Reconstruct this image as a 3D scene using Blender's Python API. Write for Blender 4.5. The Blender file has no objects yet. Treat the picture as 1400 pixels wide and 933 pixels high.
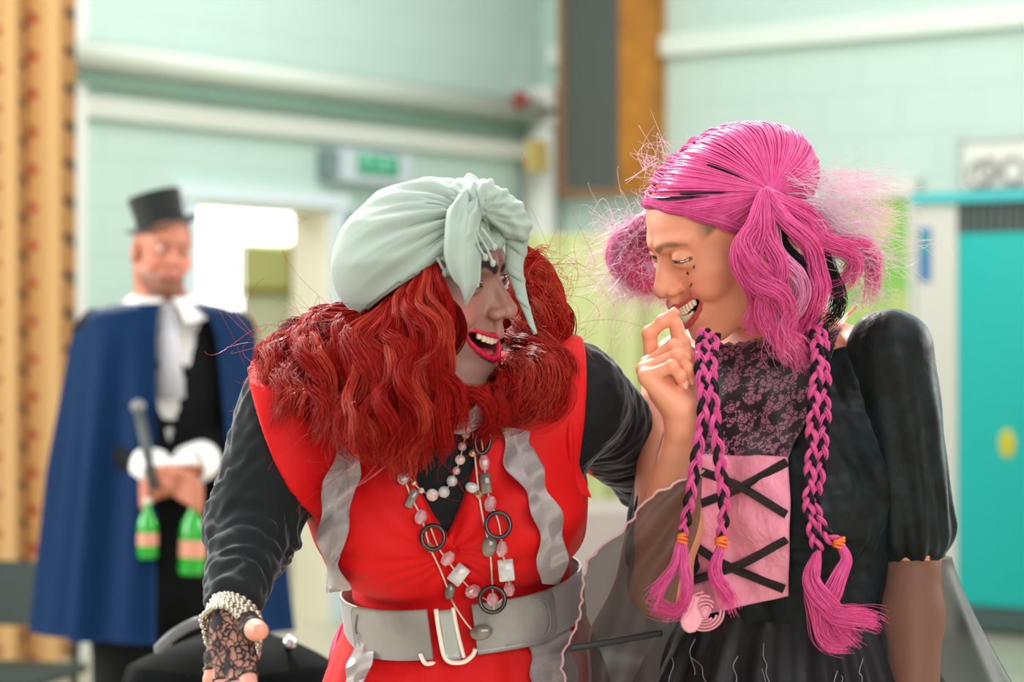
import bpy, math, random
import numpy as np
from mathutils import Vector, Matrix
np.seterr(all='ignore')
SC = bpy.context.scene
COL = SC.collection
F = 85.0/36.0*1400.0          # focal length in pixels of the 1400 x 933 frame
CZ = 1.42                     # camera height
def P(px, py, Y):
    """pixel of the photograph + distance from the camera -> point in the room"""
    return np.array([(px-700.0)*Y/F, Y, CZ-(py-466.5)*Y/F])
def PA(l): return np.array([P(*q) for q in l])
A = lambda *v: np.array(v, float)
def nrm(v): v=np.asarray(v,float); return v/(np.linalg.norm(v)+1e-12)

# ---------------------------------------------------------------- objects
def link(o, parent=None):
    COL.objects.link(o)
    if parent is not None: o.parent = parent
    return o
def mesh_obj(name, V, Fc, mat, parent=None, smooth=True, uv=None, col=None, mats=None, midx=None):
    """one mesh object; V in world coordinates, parents never carry a transform of their own except the root's location"""
    V = np.asarray(V, float)
    if parent is not None:
        V = V - root_loc(parent)
    me = bpy.data.meshes.new(name)
    if isinstance(Fc, np.ndarray):
        n, k = Fc.shape
        me.vertices.add(len(V)); me.vertices.foreach_set('co', V.astype(np.float32).ravel())
        me.loops.add(n*k); me.loops.foreach_set('vertex_index', Fc.astype(np.int32).ravel())
        me.polygons.add(n); me.polygons.foreach_set('loop_start', np.arange(0, n*k, k, dtype=np.int32))
        me.update(calc_edges=True)
        me.validate()
    else:
        me.from_pydata([tuple(v) for v in V], [], [tuple(f) for f in Fc]); me.update()
    if smooth and len(me.polygons): me.polygons.foreach_set('use_smooth', np.ones(len(me.polygons), bool))
    if uv is not None:
        li = np.empty(len(me.loops), np.int32); me.loops.foreach_get('vertex_index', li)
        l = me.uv_layers.new(name='UVMap'); l.data.foreach_set('uv', np.asarray(uv, np.float32)[li].ravel())
    if col is not None:
        a = me.color_attributes.new('Col', 'FLOAT_COLOR', 'POINT')
        c = np.ones((len(V), 4), np.float32); c[:, :3] = col
        a.data.foreach_set('color', c.ravel())
    if mats:
        for m in mats: me.materials.append(m)
        if midx is not None: me.polygons.foreach_set('material_index', np.asarray(midx, np.int32))
    elif mat is not None: me.materials.append(mat)
    o = bpy.data.objects.new(name, me)
    return link(o, parent)
def root_loc(o):
    l = np.zeros(3)
    while o is not None:
        l = l + np.array(o.location); o = o.parent
    return l
def thing(name, label, cat, loc=(0,0,0), group=None):
    o = bpy.data.objects.new(name, None); o.empty_display_size = .05
    o.location = tuple(float(x) for x in loc)
    link(o); tag(o, label, cat, group); return o
def tag(o, label, cat, group=None):
    o['label'] = label; o['category'] = cat
    if group: o['group'] = group
    return o
def struct(o): o['kind'] = 'structure'; return o

class MB:
    """collects pieces into one mesh"""
    def __init__(s): s.v=[]; s.f=[]; s.n=0
    def add(s, V, Fc):
        V=np.asarray(V,float); s.v.append(V)
        s.f += [tuple(int(i)+s.n for i in f) for f in Fc]; s.n += len(V); return s
    def box(s, c, d, R=None, bev=0.0):
        c=np.asarray(c,float); h=np.asarray(d,float)/2
        if bev>0:
            V=[];sg=[(-1,-1,-1),(1,-1,-1),(1,1,-1),(-1,1,-1),(-1,-1,1),(1,-1,1),(1,1,1),(-1,1,1)]
            for a in sg:
                a=np.array(a,float)
                for k in range(3):
                    q=a*(h-bev); q[k]=a[k]*h[k]; V.append(q)
            import itertools
            pts=np.array(V); bm=[tuple(f) for f in hull_faces(pts)]
            Fc=bm
        else:
            pts=np.array([[x,y,z] for z in (-1,1) for x,y in ((-1,-1),(1,-1),(1,1),(-1,1))],float)*h
            Fc=[(3,2,1,0),(4,5,6,7),(0,1,5,4),(1,2,6,5),(2,3,7,6),(3,0,4,7)]
        if R is not None: pts=pts@np.asarray(R).T
        return s.add(pts+c,Fc)
    def tube(s, pts, r, n=8, caps=True, closed=False, flat=1.0, up=None):
        V,Fc=tube_geo(pts,r,n,caps,closed,flat,up); return s.add(V,Fc)
    def sphere(s, c, r, n=12, m=8, R=None):
        V,Fc=sphere_geo(n,m); V=V*np.asarray(r,float)
        if R is not None: V=V@np.asarray(R).T
        return s.add(V+np.asarray(c,float),Fc)
    def lathe(s, prof, c=(0,0,0), n=32, axis=None):
        prof=np.asarray(prof,float); k=len(prof)
        a=np.linspace(0,2*np.pi,n,endpoint=False)
        V=np.stack([np.outer(prof[:,0],np.cos(a)),np.outer(prof[:,0],np.sin(a)),np.repeat(prof[:,1][:,None],n,1)],-1).reshape(-1,3)
        Fc=[(i*n+j,i*n+(j+1)%n,(i+1)*n+(j+1)%n,(i+1)*n+j) for i in range(k-1) for j in range(n)]
        if axis is not None: V=V@np.asarray(axis).T
        return s.add(V+np.asarray(c,float),Fc)
    def grid(s, G, closed_u=False):
        """G: (n,m,3) points"""
        G=np.asarray(G,float); n,m,_=G.shape
        Fc=[(i*m+j,i*m+j+1,((i+1)%n)*m+j+1,((i+1)%n)*m+j) for i in range(n if closed_u else n-1) for j in range(m-1)]
        return s.add(G.reshape(-1,3),Fc)
    def obj(s, name, mat, parent=None, smooth=True, **k):
        return mesh_obj(name, np.concatenate(s.v), s.f, mat, parent, smooth, **k)
def hull_faces(pts):
    import bmesh
    bm=bmesh.new(); vs=[bm.verts.new(p) for p in pts]; bm.verts.index_update()
    bmesh.ops.convex_hull(bm,input=vs); bmesh.ops.dissolve_limit(bm,angle_limit=.01,verts=bm.verts,edges=bm.edges)
    bm.verts.index_update(); bmesh.ops.recalc_face_normals(bm,faces=bm.faces)
    d={v:i for i,v in enumerate(vs)}
    out=[[d[v] for v in f.verts] for f in bm.faces]; bm.free(); return out
def sphere_geo(n=12,m=8):
    V=[(0,0,1)]
    for i in range(1,m):
        t=math.pi*i/m
        for j in range(n):
            p=2*math.pi*j/n; V.append((math.sin(t)*math.cos(p),math.sin(t)*math.sin(p),math.cos(t)))
    V.append((0,0,-1)); Fc=[]
    for j in range(n): Fc.append((0,1+j,1+(j+1)%n))
    for i in range(m-2):
        a=1+i*n;b=a+n
        for j in range(n): Fc.append((a+j,b+j,b+(j+1)%n,a+(j+1)%n))
    a=1+(m-2)*n
    for j in range(n): Fc.append((a+j,len(V)-1,a+(j+1)%n))
    return np.array(V),Fc
def frames(pts, up=None, closed=False):
    pts=np.asarray(pts,float)
    T=np.gradient(pts,axis=0)
    if closed: T=np.roll(pts,-1,0)-np.roll(pts,1,0)
    T/=np.linalg.norm(T,axis=1)[:,None]+1e-12
    N=np.zeros_like(T)
    u=A(0,0,1) if up is None else np.asarray(up,float)
    if abs(T[0]@u)>.95: u=A(1,0,0) if up is None else u+A(.3,.2,.1)
    v=u-T[0]*(T[0]@u); v/=np.linalg.norm(v)
    for i in range(len(pts)):
        v=v-T[i]*(T[i]@v); v/=np.linalg.norm(v)+1e-12; N[i]=v
    return T,N,np.cross(T,N)
def tube_geo(pts,r,n=8,caps=True,closed=False,flat=1.0,up=None):
    pts=np.asarray(pts,float); m=len(pts); r=np.broadcast_to(np.asarray(r,float),(m,))
    T,N,B=frames(pts,up,closed)
    a=np.linspace(0,2*np.pi,n,endpoint=False)
    V=(pts[:,None]+r[:,None,None]*(np.cos(a)[None,:,None]*N[:,None]+flat*np.sin(a)[None,:,None]*B[:,None])).reshape(-1,3)
    k=m if closed else m-1
    Fc=[(i*n+j,i*n+(j+1)%n,((i+1)%m)*n+(j+1)%n,((i+1)%m)*n+j) for i in range(k) for j in range(n)]
    if caps and not closed:
        Fc.append(tuple(range(n-1,-1,-1))); Fc.append(tuple((m-1)*n+j for j in range(n)))
    return V,Fc
def spline(pts, n=40):
    """Catmull-Rom through points (any dimension)"""
    p=np.asarray(pts,float); 
    if len(p)==2: return p[0]+(p[1]-p[0])*np.linspace(0,1,n)[:,None]
    q=np.vstack([2*p[0]-p[1],p,2*p[-1]-p[-2]])
    L=np.concatenate([[0],np.cumsum(np.linalg.norm(np.diff(p[:,:3],axis=0),axis=1)+1e-9)])
    t=np.linspace(0,L[-1],n); i=np.clip(np.searchsorted(L,t,side='right')-1,0,len(p)-2)
    u=((t-L[i])/(L[i+1]-L[i]))[:,None]
    a,b,c,d=q[i],q[i+1],q[i+2],q[i+3]
    return .5*(2*b+(c-a)*u+(2*a-5*b+4*c-d)*u*u+(3*b-a-3*c+d)*u**3)
def rot(axis,ang): return np.array(Matrix.Rotation(ang,3,Vector(axis)))
def basis(fwd, up=(0,0,1)):
    """columns: side, forward, up"""
    f=nrm(fwd); s=nrm(np.cross(f,up)); u=np.cross(s,f); return np.stack([s,f,u],1)

# ---------------------------------------------------------------- implicit surfaces
def ell(Q,c,r):
    p=Q-np.asarray(c,float); r=np.asarray(r,float)
    k0=np.linalg.norm(p/r,axis=1); k1=np.linalg.norm(p/(r*r),axis=1)
    return np.where(k1>1e-9,k0*(k0-1)/(k1+1e-12),-r.min())
def cap(Q,a,b,ra,rb=None):
    a=np.asarray(a,float);b=np.asarray(b,float); rb=ra if rb is None else rb
    ba=b-a; t=np.clip(((Q-a)@ba)/(ba@ba+1e-12),0,1)
    return np.linalg.norm(Q-a-t[:,None]*ba,axis=1)-(ra+(rb-ra)*t)
def chain(Q,pts,rs,k=.004):
    d=None
    for i in range(len(pts)-1):
        e=cap(Q,pts[i],pts[i+1],rs[i],rs[i+1]); d=e if d is None else su(d,e,k)
    return d
def su(a,b,k):
    h=np.clip(.5+.5*(b-a)/k,0,1); return b+(a-b)*h-k*h*(1-h)
def ssub(a,b,k):       # a minus b
    h=np.clip(.5-.5*(a+b)/k,0,1); return a+(-b-a)*h+k*h*(1-h)
def smx(a,b,k): return -su(-a,-b,k)
def rbox(Q,c,h,r,R=None):
    p=Q-np.asarray(c,float)
    if R is not None: p=p@R
    q=np.abs(p)-(np.asarray(h,float)-r)
    return np.linalg.norm(np.maximum(q,0),axis=1)+np.minimum(q.max(1),0)-r
_rng=np.random.RandomState(7)
_KW=[( _rng.normal(size=3), _rng.rand()*6.28) for _ in range(24)]
def wob(Q,f,o=0,n=6):
    """cheap smooth noise, about -1..1; f in waves per metre"""
    s=0
    for i in range(n):
        k,ph=_KW[(i+o*5)%24]; s=s+np.sin((Q@(k*f*6.28))+ph+1.7*o)
    return s/n*1.6
def surf(f, lo, hi, h, B=6, project=True):
    """surface nets, evaluated only near the surface"""
    lo=np.asarray(lo,float);hi=np.asarray(hi,float)
    nb=np.maximum(1,np.ceil((hi-lo)/(h*B)).astype(int)); n=nb*B
    bi=np.stack(np.meshgrid(*[np.arange(k) for k in nb],indexing='ij'),-1).reshape(-1,3)
    cen=lo+(bi+.5)*B*h
    fv=evalf(f,cen); act=np.abs(fv)<B*h*.5*1.7321*1.9+h*2
    V=np.empty(n+1,np.float32)
    V[:]=1.0
    sg=np.where(fv<0,-1.,1.)
    blk=sg.reshape(nb); big=np.repeat(np.repeat(np.repeat(blk,B,0),B,1),B,2)
    V[:-1,:-1,:-1]=big; del big
    mask=np.zeros(n+1,bool)
    for b in bi[act]:
        s=b*B; mask[s[0]:s[0]+B+1,s[1]:s[1]+B+1,s[2]:s[2]+B+1]=True
    ii=np.argwhere(mask); V[mask]=evalf(f,lo+ii*h)
    S=V<0
    cnt=np.zeros(n,np.int8)
    off=[(x,y,z) for x in (0,1) for y in (0,1) for z in (0,1)]
    for x,y,z in off: cnt+=S[x:x+n[0],y:y+n[1],z:z+n[2]]
    cell=(cnt>0)&(cnt<8); ci=np.argwhere(cell); N=len(ci)
    idx=np.full(n,-1,np.int32); idx[cell]=np.arange(N)
    acc=np.zeros((N,3)); c=np.zeros(N)
    val={o:V[ci[:,0]+o[0],ci[:,1]+o[1],ci[:,2]+o[2]].astype(float) for o in off}
    for a in off:
        for k in range(3):
            if a[k]==0:
                b=list(a);b[k]=1;b=tuple(b)
                va,vb=val[a],val[b]; m=(va<0)!=(vb<0); t=np.where(m,va/(va-vb+1e-20),0)
                p=np.array(a,float)+np.outer(t,np.eye(3)[k]); acc[m]+=p[m]; c[m]+=1
    X=lo+(ci+acc/np.maximum(c,1)[:,None])*h
    quads=[]
    for k in range(3):
        a1,a2=(k+1)%3,(k+2)%3
        sl0=[slice(0,n[0]),slice(0,n[1]),slice(0,n[2])]
        s0=[slice(1,n[i]) for i in range(3)]; s0[k]=slice(0,n[k]); s1=list(s0); s1[k]=slice(1,n[k]+1)
        A0=S[tuple(s0)];A1=S[tuple(s1)]; m=A0!=A1
        e=np.argwhere(m); 
        if not len(e): continue
        base=e.copy()
        for i in range(3):
            if i!=k: base[:,i]+=1
        d1=np.zeros(3,int);d1[a1]=1;d2=np.zeros(3,int);d2[a2]=1
        g=lambda q: idx[q[:,0],q[:,1],q[:,2]]
        q=np.stack([g(base-d1-d2),g(base-d2),g(base),g(base-d1)],1)
        flip=~A0[m]; q[flip]=q[flip][:,::-1]; quads.append(q)
    Q=np.concatenate(quads); Q=Q[(Q>=0).all(1)]
    if project:
        for _ in range(2):
            d=evalf(f,X); e=h*.3; G=np.stack([evalf(f,X+np.eye(3)[k]*e)-d for k in range(3)],1)/e
            g2=(G*G).sum(1)+1e-6
            st=-(d/g2)[:,None]*G; L=np.linalg.norm(st,axis=1); st*=np.minimum(1,.6*h/(L+1e-12))[:,None]; X=X+st
    return X,Q
def evalf(f,X,ch=400000):
    return np.concatenate([f(X[i:i+ch]) for i in range(0,len(X),ch)]) if len(X) else np.zeros(0)
def cut_box(X,Q,lo,hi):
    c=X[Q].mean(1); m=~((c>lo)&(c<hi)).all(1); return X,Q[m]
def join(parts):
    n=0;v=[];q=[]
    for X,Q in parts: v.append(X);q.append(Q+n);n+=len(X)
    return np.concatenate(v),np.concatenate(q)
def clean(X,Q):
    u,inv=np.unique(Q,return_inverse=True); return X[u],inv.reshape(Q.shape)
def surf_multi(f, lo, hi, h, fine):
    """one surface from a coarse grid and finer boxes set into it"""
    X,Q=surf(f,lo,hi,h); parts=[]
    done=[]
    for (a,b,hf) in fine:
        a=np.asarray(a,float);b=np.asarray(b,float)
        X,Q=cut_box(X,Q,a+h*1.2,b-h*1.2)
        x,q=surf(f,a,b,hf)
        for (a2,b2) in done: x,q=cut_box(x,q,a2+hf*2,b2-hf*2)
        done.append((a,b)); parts.append(clean(x,q))
    return join([clean(X,Q)]+parts)

# ---------------------------------------------------------------- hair
def strands(guides, per, spread, rad, tip=.35, seg=None, seed=1, wave=(0.,1.,0.), fray=0.0, len_jit=.15, nside=3, root_spread=None):
    """guides: list of (m,3) arrays. Returns vertices, quads of thin tapering tubes that follow them in bundles."""
    rng=np.random.RandomState(seed); VV=[];QQ=[];n0=0
    allP=[]
    for g in guides:
        g=np.asarray(g,float); m=len(g); T,N,B=frames(g)
        L=np.linalg.norm(np.diff(g,axis=0),axis=1).sum()
        s=np.linspace(0,1,m)
        for _ in range(per):
            r=np.sqrt(rng.rand()); a=rng.rand()*6.283
            rs=(root_spread if root_spread is not None else spread*.5)
            sp=rs+(spread-rs)*np.minimum(1,s*2.2)
            sp=sp*(1-.35*s)
            tw=a+rng.normal()*.6*s
            amp=wave[0]*(.5+rng.rand())*s**.7; ph=rng.rand()*6.28; fr=wave[1]*(.8+.4*rng.rand())
            k=rng.normal(size=3)*fray
            off=(np.cos(tw)*r*sp+amp*np.sin(fr*L*6.28*s+ph))[:,None]*N+(np.sin(tw)*r*sp+amp*np.cos(fr*L*6.28*s+ph*1.3))[:,None]*B+ (s**2)[:,None]*k
            p=g+off
            e=1-len_jit*rng.rand()
            if e<1:
                t=s*e*(m-1); i=np.minimum(t.astype(int),m-2); u=(t-i)[:,None]; p=p[i]*(1-u)+p[i+1]*u
            allP.append(p)
    return tubes_many(allP,rad,tip,nside,rng)
def tubes_many(allP,rad,tip=.35,nside=3,rng=None):
    rng=rng or np.random.RandomState(0); bym={}
    for p in allP: bym.setdefault(len(p),[]).append(p)
    parts=[]
    for m,l in bym.items():
        Pn=np.array(l); k=len(l)
        T=np.gradient(Pn,axis=1); T/=np.linalg.norm(T,axis=2,keepdims=True)+1e-12
        ref=A(.31,-.87,.38); N=np.cross(T,ref); N/=np.linalg.norm(N,axis=2,keepdims=True)+1e-12; B=np.cross(T,N)
        s=np.linspace(0,1,m); rr=rad*(1-(1-tip)*s**1.5); R=rr[None,:]*(.7+.6*rng.rand(k,1))
        a=np.arange(nside)*2*np.pi/nside
        V=Pn[:,:,None]+R[:,:,None,None]*(np.cos(a)[None,None,:,None]*N[:,:,None]+np.sin(a)[None,None,:,None]*B[:,:,None])
        i,j,t=np.meshgrid(np.arange(k),np.arange(m-1),np.arange(nside),indexing='ij')
        b=i*m*nside+j*nside; t2=(t+1)%nside
        Q=np.stack([b+t,b+t2,b+nside+t2,b+nside+t],-1).reshape(-1,4)
        parts.append((V.reshape(-1,3),Q))
    return join(parts)
def wavy(g, amp, wl, ph=0.0, n=40, grow=.5, axis=None):
    """resample a guide and curl it"""
    g=spline(g,n); T,N,B=frames(g,axis); L=np.concatenate([[0],np.cumsum(np.linalg.norm(np.diff(g,axis=0),axis=1))])
    e=np.minimum(1,(L/L[-1])/grow)
    return g+(amp*e*np.sin(L/wl*6.283+ph))[:,None]*N+(amp*e*np.cos(L/wl*6.283+ph))[:,None]*B

# ---------------------------------------------------------------- materials
def srgb(*c):
    if len(c)==1:
        h=c[0].lstrip('#'); c=[int(h[i:i+2],16) for i in (0,2,4)]
    c=np.array(c,float)/255.0
    return tuple(np.where(c<=.04045,c/12.92,((c+.055)/1.055)**2.4))
def mat(name, color=(.8,.8,.8), rough=.6, metal=0.0, spec=.5, sheen=0.0, sheen_tint=None, trans=0.0, ior=1.45, alpha=1.0, emit=None, estr=0.0,
        bump=None, vcol=False, mix=None, sss=0.0, coat=0.0, aniso=0.0):
    """bump: (scale, strength, distance); mix: (scale, colour2, low, high) noise blend"""
    m=bpy.data.materials.new(name); m.use_nodes=True; nt=m.node_tree; b=nt.nodes['Principled BSDF']
    S=lambda k,v: b.inputs[k].__setattr__('default_value',v)
    S('Base Color',(*color,1)); S('Roughness',rough); S('Metallic',metal); S('Specular IOR Level',spec)
    S('IOR',ior); S('Alpha',alpha); S('Transmission Weight',trans); S('Coat Weight',coat)
    if aniso: S('Anisotropic',aniso)
    if sheen: S('Sheen Weight',sheen); S('Sheen Roughness',.35); S('Sheen Tint',(*(sheen_tint or (1,1,1)),1))
    if sss: S('Subsurface Weight',sss); S('Subsurface Radius',(1,.35,.2)); S('Subsurface Scale',.006)
    if emit is not None: S('Emission Color',(*emit,1)); S('Emission Strength',estr)
    cur=None
    if vcol:
        n=nt.nodes.new('ShaderNodeAttribute'); n.attribute_name='Col'; cur=n.outputs['Color']
    if mix:
        sc,c2,lo,hi=mix[:4]
        t=nt.nodes.new('ShaderNodeTexCoord'); z=nt.nodes.new('ShaderNodeTexNoise'); z.inputs['Scale'].default_value=sc; z.inputs['Detail'].default_value=5
        nt.links.new(t.outputs['Object'],z.inputs['Vector'])
        r=nt.nodes.new('ShaderNodeMapRange'); r.inputs[1].default_value=lo; r.inputs[2].default_value=hi
        nt.links.new(z.outputs['Fac'],r.inputs[0])
        x=nt.nodes.new('ShaderNodeMix'); x.data_type='RGBA'
        nt.links.new(r.outputs[0],x.inputs[0])
        if cur is not None: nt.links.new(cur,x.inputs[6])
        else: x.inputs[6].default_value=(*color,1)
        x.inputs[7].default_value=(*c2,1); cur=x.outputs[2]
    if cur is not None: nt.links.new(cur,b.inputs['Base Color'])
    if bump:
        t=nt.nodes.new('ShaderNodeTexCoord'); z=nt.nodes.new('ShaderNodeTexNoise'); z.inputs['Scale'].default_value=bump[0]; z.inputs['Detail'].default_value=4
        nt.links.new(t.outputs['Object'],z.inputs['Vector'])
        u=nt.nodes.new('ShaderNodeBump'); u.inputs['Strength'].default_value=bump[1]; u.inputs['Distance'].default_value=bump[2]
        nt.links.new(z.outputs['Fac'],u.inputs['Height']); nt.links.new(u.outputs[0],b.inputs['Normal'])
    return m
# ================================================================ heads, hands, tracing
def Rypr(y,p,r):
    y,p,r=map(math.radians,(y,p,r))
    return rot((0,0,1),y)@rot((1,0,0),p)@rot((0,1,0),r)
class Head:
    """female / male head in its own frame: x its right, y forward, z up, origin between the eyes' height and the ears"""
    def __init__(s,c,R,sc=1.0,op=.011,male=False,eye=.0035,smile=1.0,mw=.028,nose=1.0,curl=13.0,chin=0.0,sk=1.0,mdz=0.0,mdy=0.0,ears=True,lipk=1.0):
        s.ears=ears
        s.chin=chin; s.sk=sk; s.mdy=mdy
        s.c=np.asarray(c,float); s.R=R; s.s=sc; s.op=op; s.male=male; s.eye=eye; s.sm=smile; s.mw=mw; s.nose=nose; s.curl=curl*smile
        s.mz=-.0765-(op-.011)*.35+mdz
        k=s.mw; x=np.linspace(-1,1,13)
        sh=lambda x:(x*k)
        s.yl=lambda X: .0985+mdy-13.5*X*X-90*X**4*100*.0
        X=x*k*1.12; e=np.sqrt(np.maximum(0,1-x**2))
        zc=s.mz+s.curl*X*X
        s.up=np.stack([X,.1015+mdy-15.5*X*X,zc+op*e*.92+.0012],1)
        s.lo=np.stack([X,.0985+mdy-15.0*X*X,zc-op*e*1.02-.0018],1)
        s.up[6,2]-=.0012
        s.ru=(.0012+.0021*e)*lipk; s.rl=(.0013+.0028*e)*lipk
        s.ru[6]*=.9
    def loc(s,Q): return ((Q-s.c)@s.R)/s.s
    def w(s,p): return s.c+s.s*(np.atleast_2d(np.asarray(p,float))@s.R.T) if np.ndim(p)>1 else s.c+s.s*(s.R@np.asarray(p,float))
    def f(s,Q):
        return s.fl(s.loc(Q))*s.s
    def fl(s,q):
        m=s.male; sm=s.sm
        a=np.abs(q[:,0]); qa=np.stack([a,q[:,1],q[:,2]],1)
        d=ell(q,(0,-.015,.036),(.0755,.095*min(1,.3+.7*s.sk+.0),.076*s.sk))
        d=su(d,ell(q,(0,.022,.022),(.067,.071,.066)),.02)
        d=su(d,ell(q,(0,.036,-.034),(.056,.055,.060)),.02)
        jw=.053 if m else .048
        d=su(d,ell(q,(0,.030,-.074),(jw,.054,.040)),.018)
        d=su(d,cap(qa,(.050 if m else .046,.0,-.062),(.018,.066,-.103),.018,.015),.02)
        d=su(d,ell(q,(0,.0735+s.chin,-.103),(.020,.0175,.0165)),.014)
        d=su(d,ell(qa,(.046,.052,-.026),(.022,.026,.018)),.016)                # cheek bones
        d=su(d,ell(qa,(.041,.064,-.043),(.0185+.002*sm,.018+.004*sm,.017)),.012)      # smiling cheeks
        d=ssub(d,ell(qa,(.031,.104,-.002),(.018,.020,.0125)),.014)               # sockets
        d=su(d,cap(qa,(.010,.0905,.018),(.046,.073,.022),.0075,.006),.012)          # brow ridge
        # nose
        n=s.nose
        nz=cap(q,(0,.086,.008),(0,.112+.03*(n-1),-.028),.0062,.0078)
        nz=su(nz,cap(q,(0,.076,.002),(0,.093,-.030),.0085,.0125),.008)
        nz=su(nz,ell(q,(0,.1125+.03*(n-1),-.0335),(.0105,.0098,.0088)),.006)
        nz=su(nz,ell(qa,(.0125,.1015+.018*(n-1),-.0365),(.0075,.0095,.0070)),.005)
        d=su(d,nz,.008)
        d=ssub(d,ell(qa,(.0062,.1085+.03*(n-1),-.0432),(.0034,.0055,.0036)),.0025)
        d=su(d,cap(q,(0,.100,-.046),(0,.1015,-.0625),.004,.006),.010)                  # philtrum
        # muzzle under the lips
        d=su(d,ell(q,(0,.068+s.mdy,-.073),(.034,.031,.024)),.012)
        # smile folds
        if sm>.4:
            d=ssub(d,chain(qa,[(.0215,.0965,-.046),(.030,.0955,-.056),(.0385,.084,-.071),(.038,.079,-.083)],[.0004,.0027,.0030,.001],.003),.006)
        # mouth
        zw=q[:,2]-s.curl*q[:,0]**2-s.mz
        u,l=chain(q,s.up,s.ru,.002),chain(q,s.lo,s.rl,.002)
        d=su(d,np.minimum(u,l),.0045)
        if s.op>0:
            mo=ell(np.stack([q[:,0],q[:,1]+14*q[:,0]**2*.6,zw],1),(0,.088+s.mdy,0),(s.mw*1.04,.030,s.op*.93)); d=ssub(d,mo,.0015)
        # lids
        le=np.stack([a-.0315,q[:,1]-.0785,q[:,2]+.001],1); r=np.linalg.norm(le,axis=1)
        arc=le[:,2]-.0012+22*sm*(le[:,0])**2*.6
        lid=np.maximum(r-.0136,-(np.abs(arc)-s.eye)); lid=np.maximum(lid,.0112-r)
        d=su(d,lid,.0035)
        d=ssub(d,np.maximum(r-.0124,np.abs(arc)-s.eye),.0008)
        # ears
        if not s.ears: return d
        er=ell(qa,(.0765,-.012,-.012),(.008,.018,.031)); er=ssub(er,ell(qa,(.0845,-.010,-.008),(.006,.010,.018)),.004)
        d=su(d,er,.006)
        return d
    def lipmask(s,q): return np.minimum(chain(q,s.up,s.ru,.002),chain(q,s.lo,s.rl,.002))
    def color(s,Q,skin,lip,brow,blush=None,extra=None,mouth=(.10,.015,.018)):
        q=s.loc(Q); C=np.tile(np.asarray(skin,float),(len(Q),1)); a=np.abs(q[:,0]); qa=np.stack([a,q[:,1],q[:,2]],1)
        def put(m,c,):
            nonlocal C
            m=np.clip(m,0,1)[:,None]; C=C*(1-m)+np.asarray(c,float)*m
        front=(q[:,1]>.03)&(np.abs(q[:,2])<.14)&(a<.09)
        if blush is not None:
            put(np.exp(-((a-.045)**2/.018**2+(q[:,2]+.036)**2/.016**2))*.55*front,blush)
        nos=np.exp(-((a)**2/.012**2+(q[:,2]+.034)**2/.012**2))*.22*front*(q[:,1]>.1); put(nos,blush if blush is not None else skin)
        b=chain(qa,[(.0105,.0985,.0155),(.026,.096,.0225),(.049,.075,.0185)],[.0028,.0027,.0010],.002)
        put(np.clip((.0030-b)/.003,0,1)*.9*front,brow)
        L=s.lipmask(q); put(np.clip((.0016-L)/.0008,0,1)*front,lip)
        zw=q[:,2]-s.curl*q[:,0]**2-s.mz
        if s.op>0:
            inm=((q[:,0]/(s.mw*1.02))**2+(zw/(s.op*.96))**2<1)&(q[:,1]<s.yl(q[:,0])-.004)&front&(q[:,1]>.035)
            put(inm*1.0,mouth)
        # lash line
        le=np.stack([a-.0315,q[:,1]-.0785,q[:,2]+.001],1); arc=le[:,2]-.0012+22*s.sm*(le[:,0])**2*.6; r=np.linalg.norm(le,axis=1)
        put((np.abs(np.abs(arc)-s.eye-.0004)<.0011)*(r<.0150)*front*.85,(.03,.02,.018))
        if extra is not None: extra(q,C,put)
        return C
    def eyes(s,parent,iris):
        for sx in (-1,1):
            V,Fc=sphere_geo(24,16); c=np.array([sx*.0315,.0785,-.001]); X=V*.0120
            g=nrm(np.array([-.05*sx,1,-.05])); d=V@g
            col=np.where(d[:,None]>.975,A(.01,.008,.008),np.where(d[:,None]>.88,np.asarray(iris,float),A(.85,.82,.80)))
            mesh_obj('eye',s.w(X+c),Fc,EYEM,parent,col=col)
    def teeth(s,parent,upper=True,lower=False,n=10,hs=1.0,ws=1.0):
        mb=MB()
        rows=[]
        if upper: rows.append((1,s.mz+s.op*.92-.0038*hs))
        if lower: rows.append((-1,s.mz-s.op*.92+.003*hs))
        for sg,z0 in rows:
            wd=[k*ws for k in (.0082,.0068,.0072,.0066,.0064,.006,.006)]
            for sx in (-1,1):
                t=0
                for i in range(n//2):
                    w_=wd[i]*(1 if sg>0 else .72); x=(t+w_/2)*.92; t+=w_
                    y=.0945+s.mdy-13.5*x*x; an=math.atan(27*x)*.9
                    h=(.0088 if i==0 else .0080 if i<3 else .0072)*(1 if sg>0 else .85)*hs
                    Rz=rot((0,0,1),-sx*an)
                    V,Fc=sphere_geo(14,10); p=np.sign(V)*np.abs(V)**.55; p=p*np.array([w_*.5,.0030,h*.55])
                    zc=z0+s.curl*x*x*.95
                    mb.add(s.w(p@Rz.T+np.array([sx*x,y-.0018*(sg<0),zc])),Fc)
            g=[]
            for x in np.linspace(-.027,.027,19): g.append([x,.0915-13.5*x*x,z0+sg*.0058+s.curl*x*x])
        return mb.obj('teeth',TOOTH,parent)
EYEM=mat('eye_surface',(.8,.8,.8),.08,vcol=True,coat=.6); TOOTH=mat('tooth_enamel',srgb(240,226,196),.22,coat=.3)
def skinmat(name,bump=.12,rough=.5): return mat(name,(.7,.45,.35),rough,vcol=True,sss=.12,bump=(420,bump,.0006))
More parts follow.
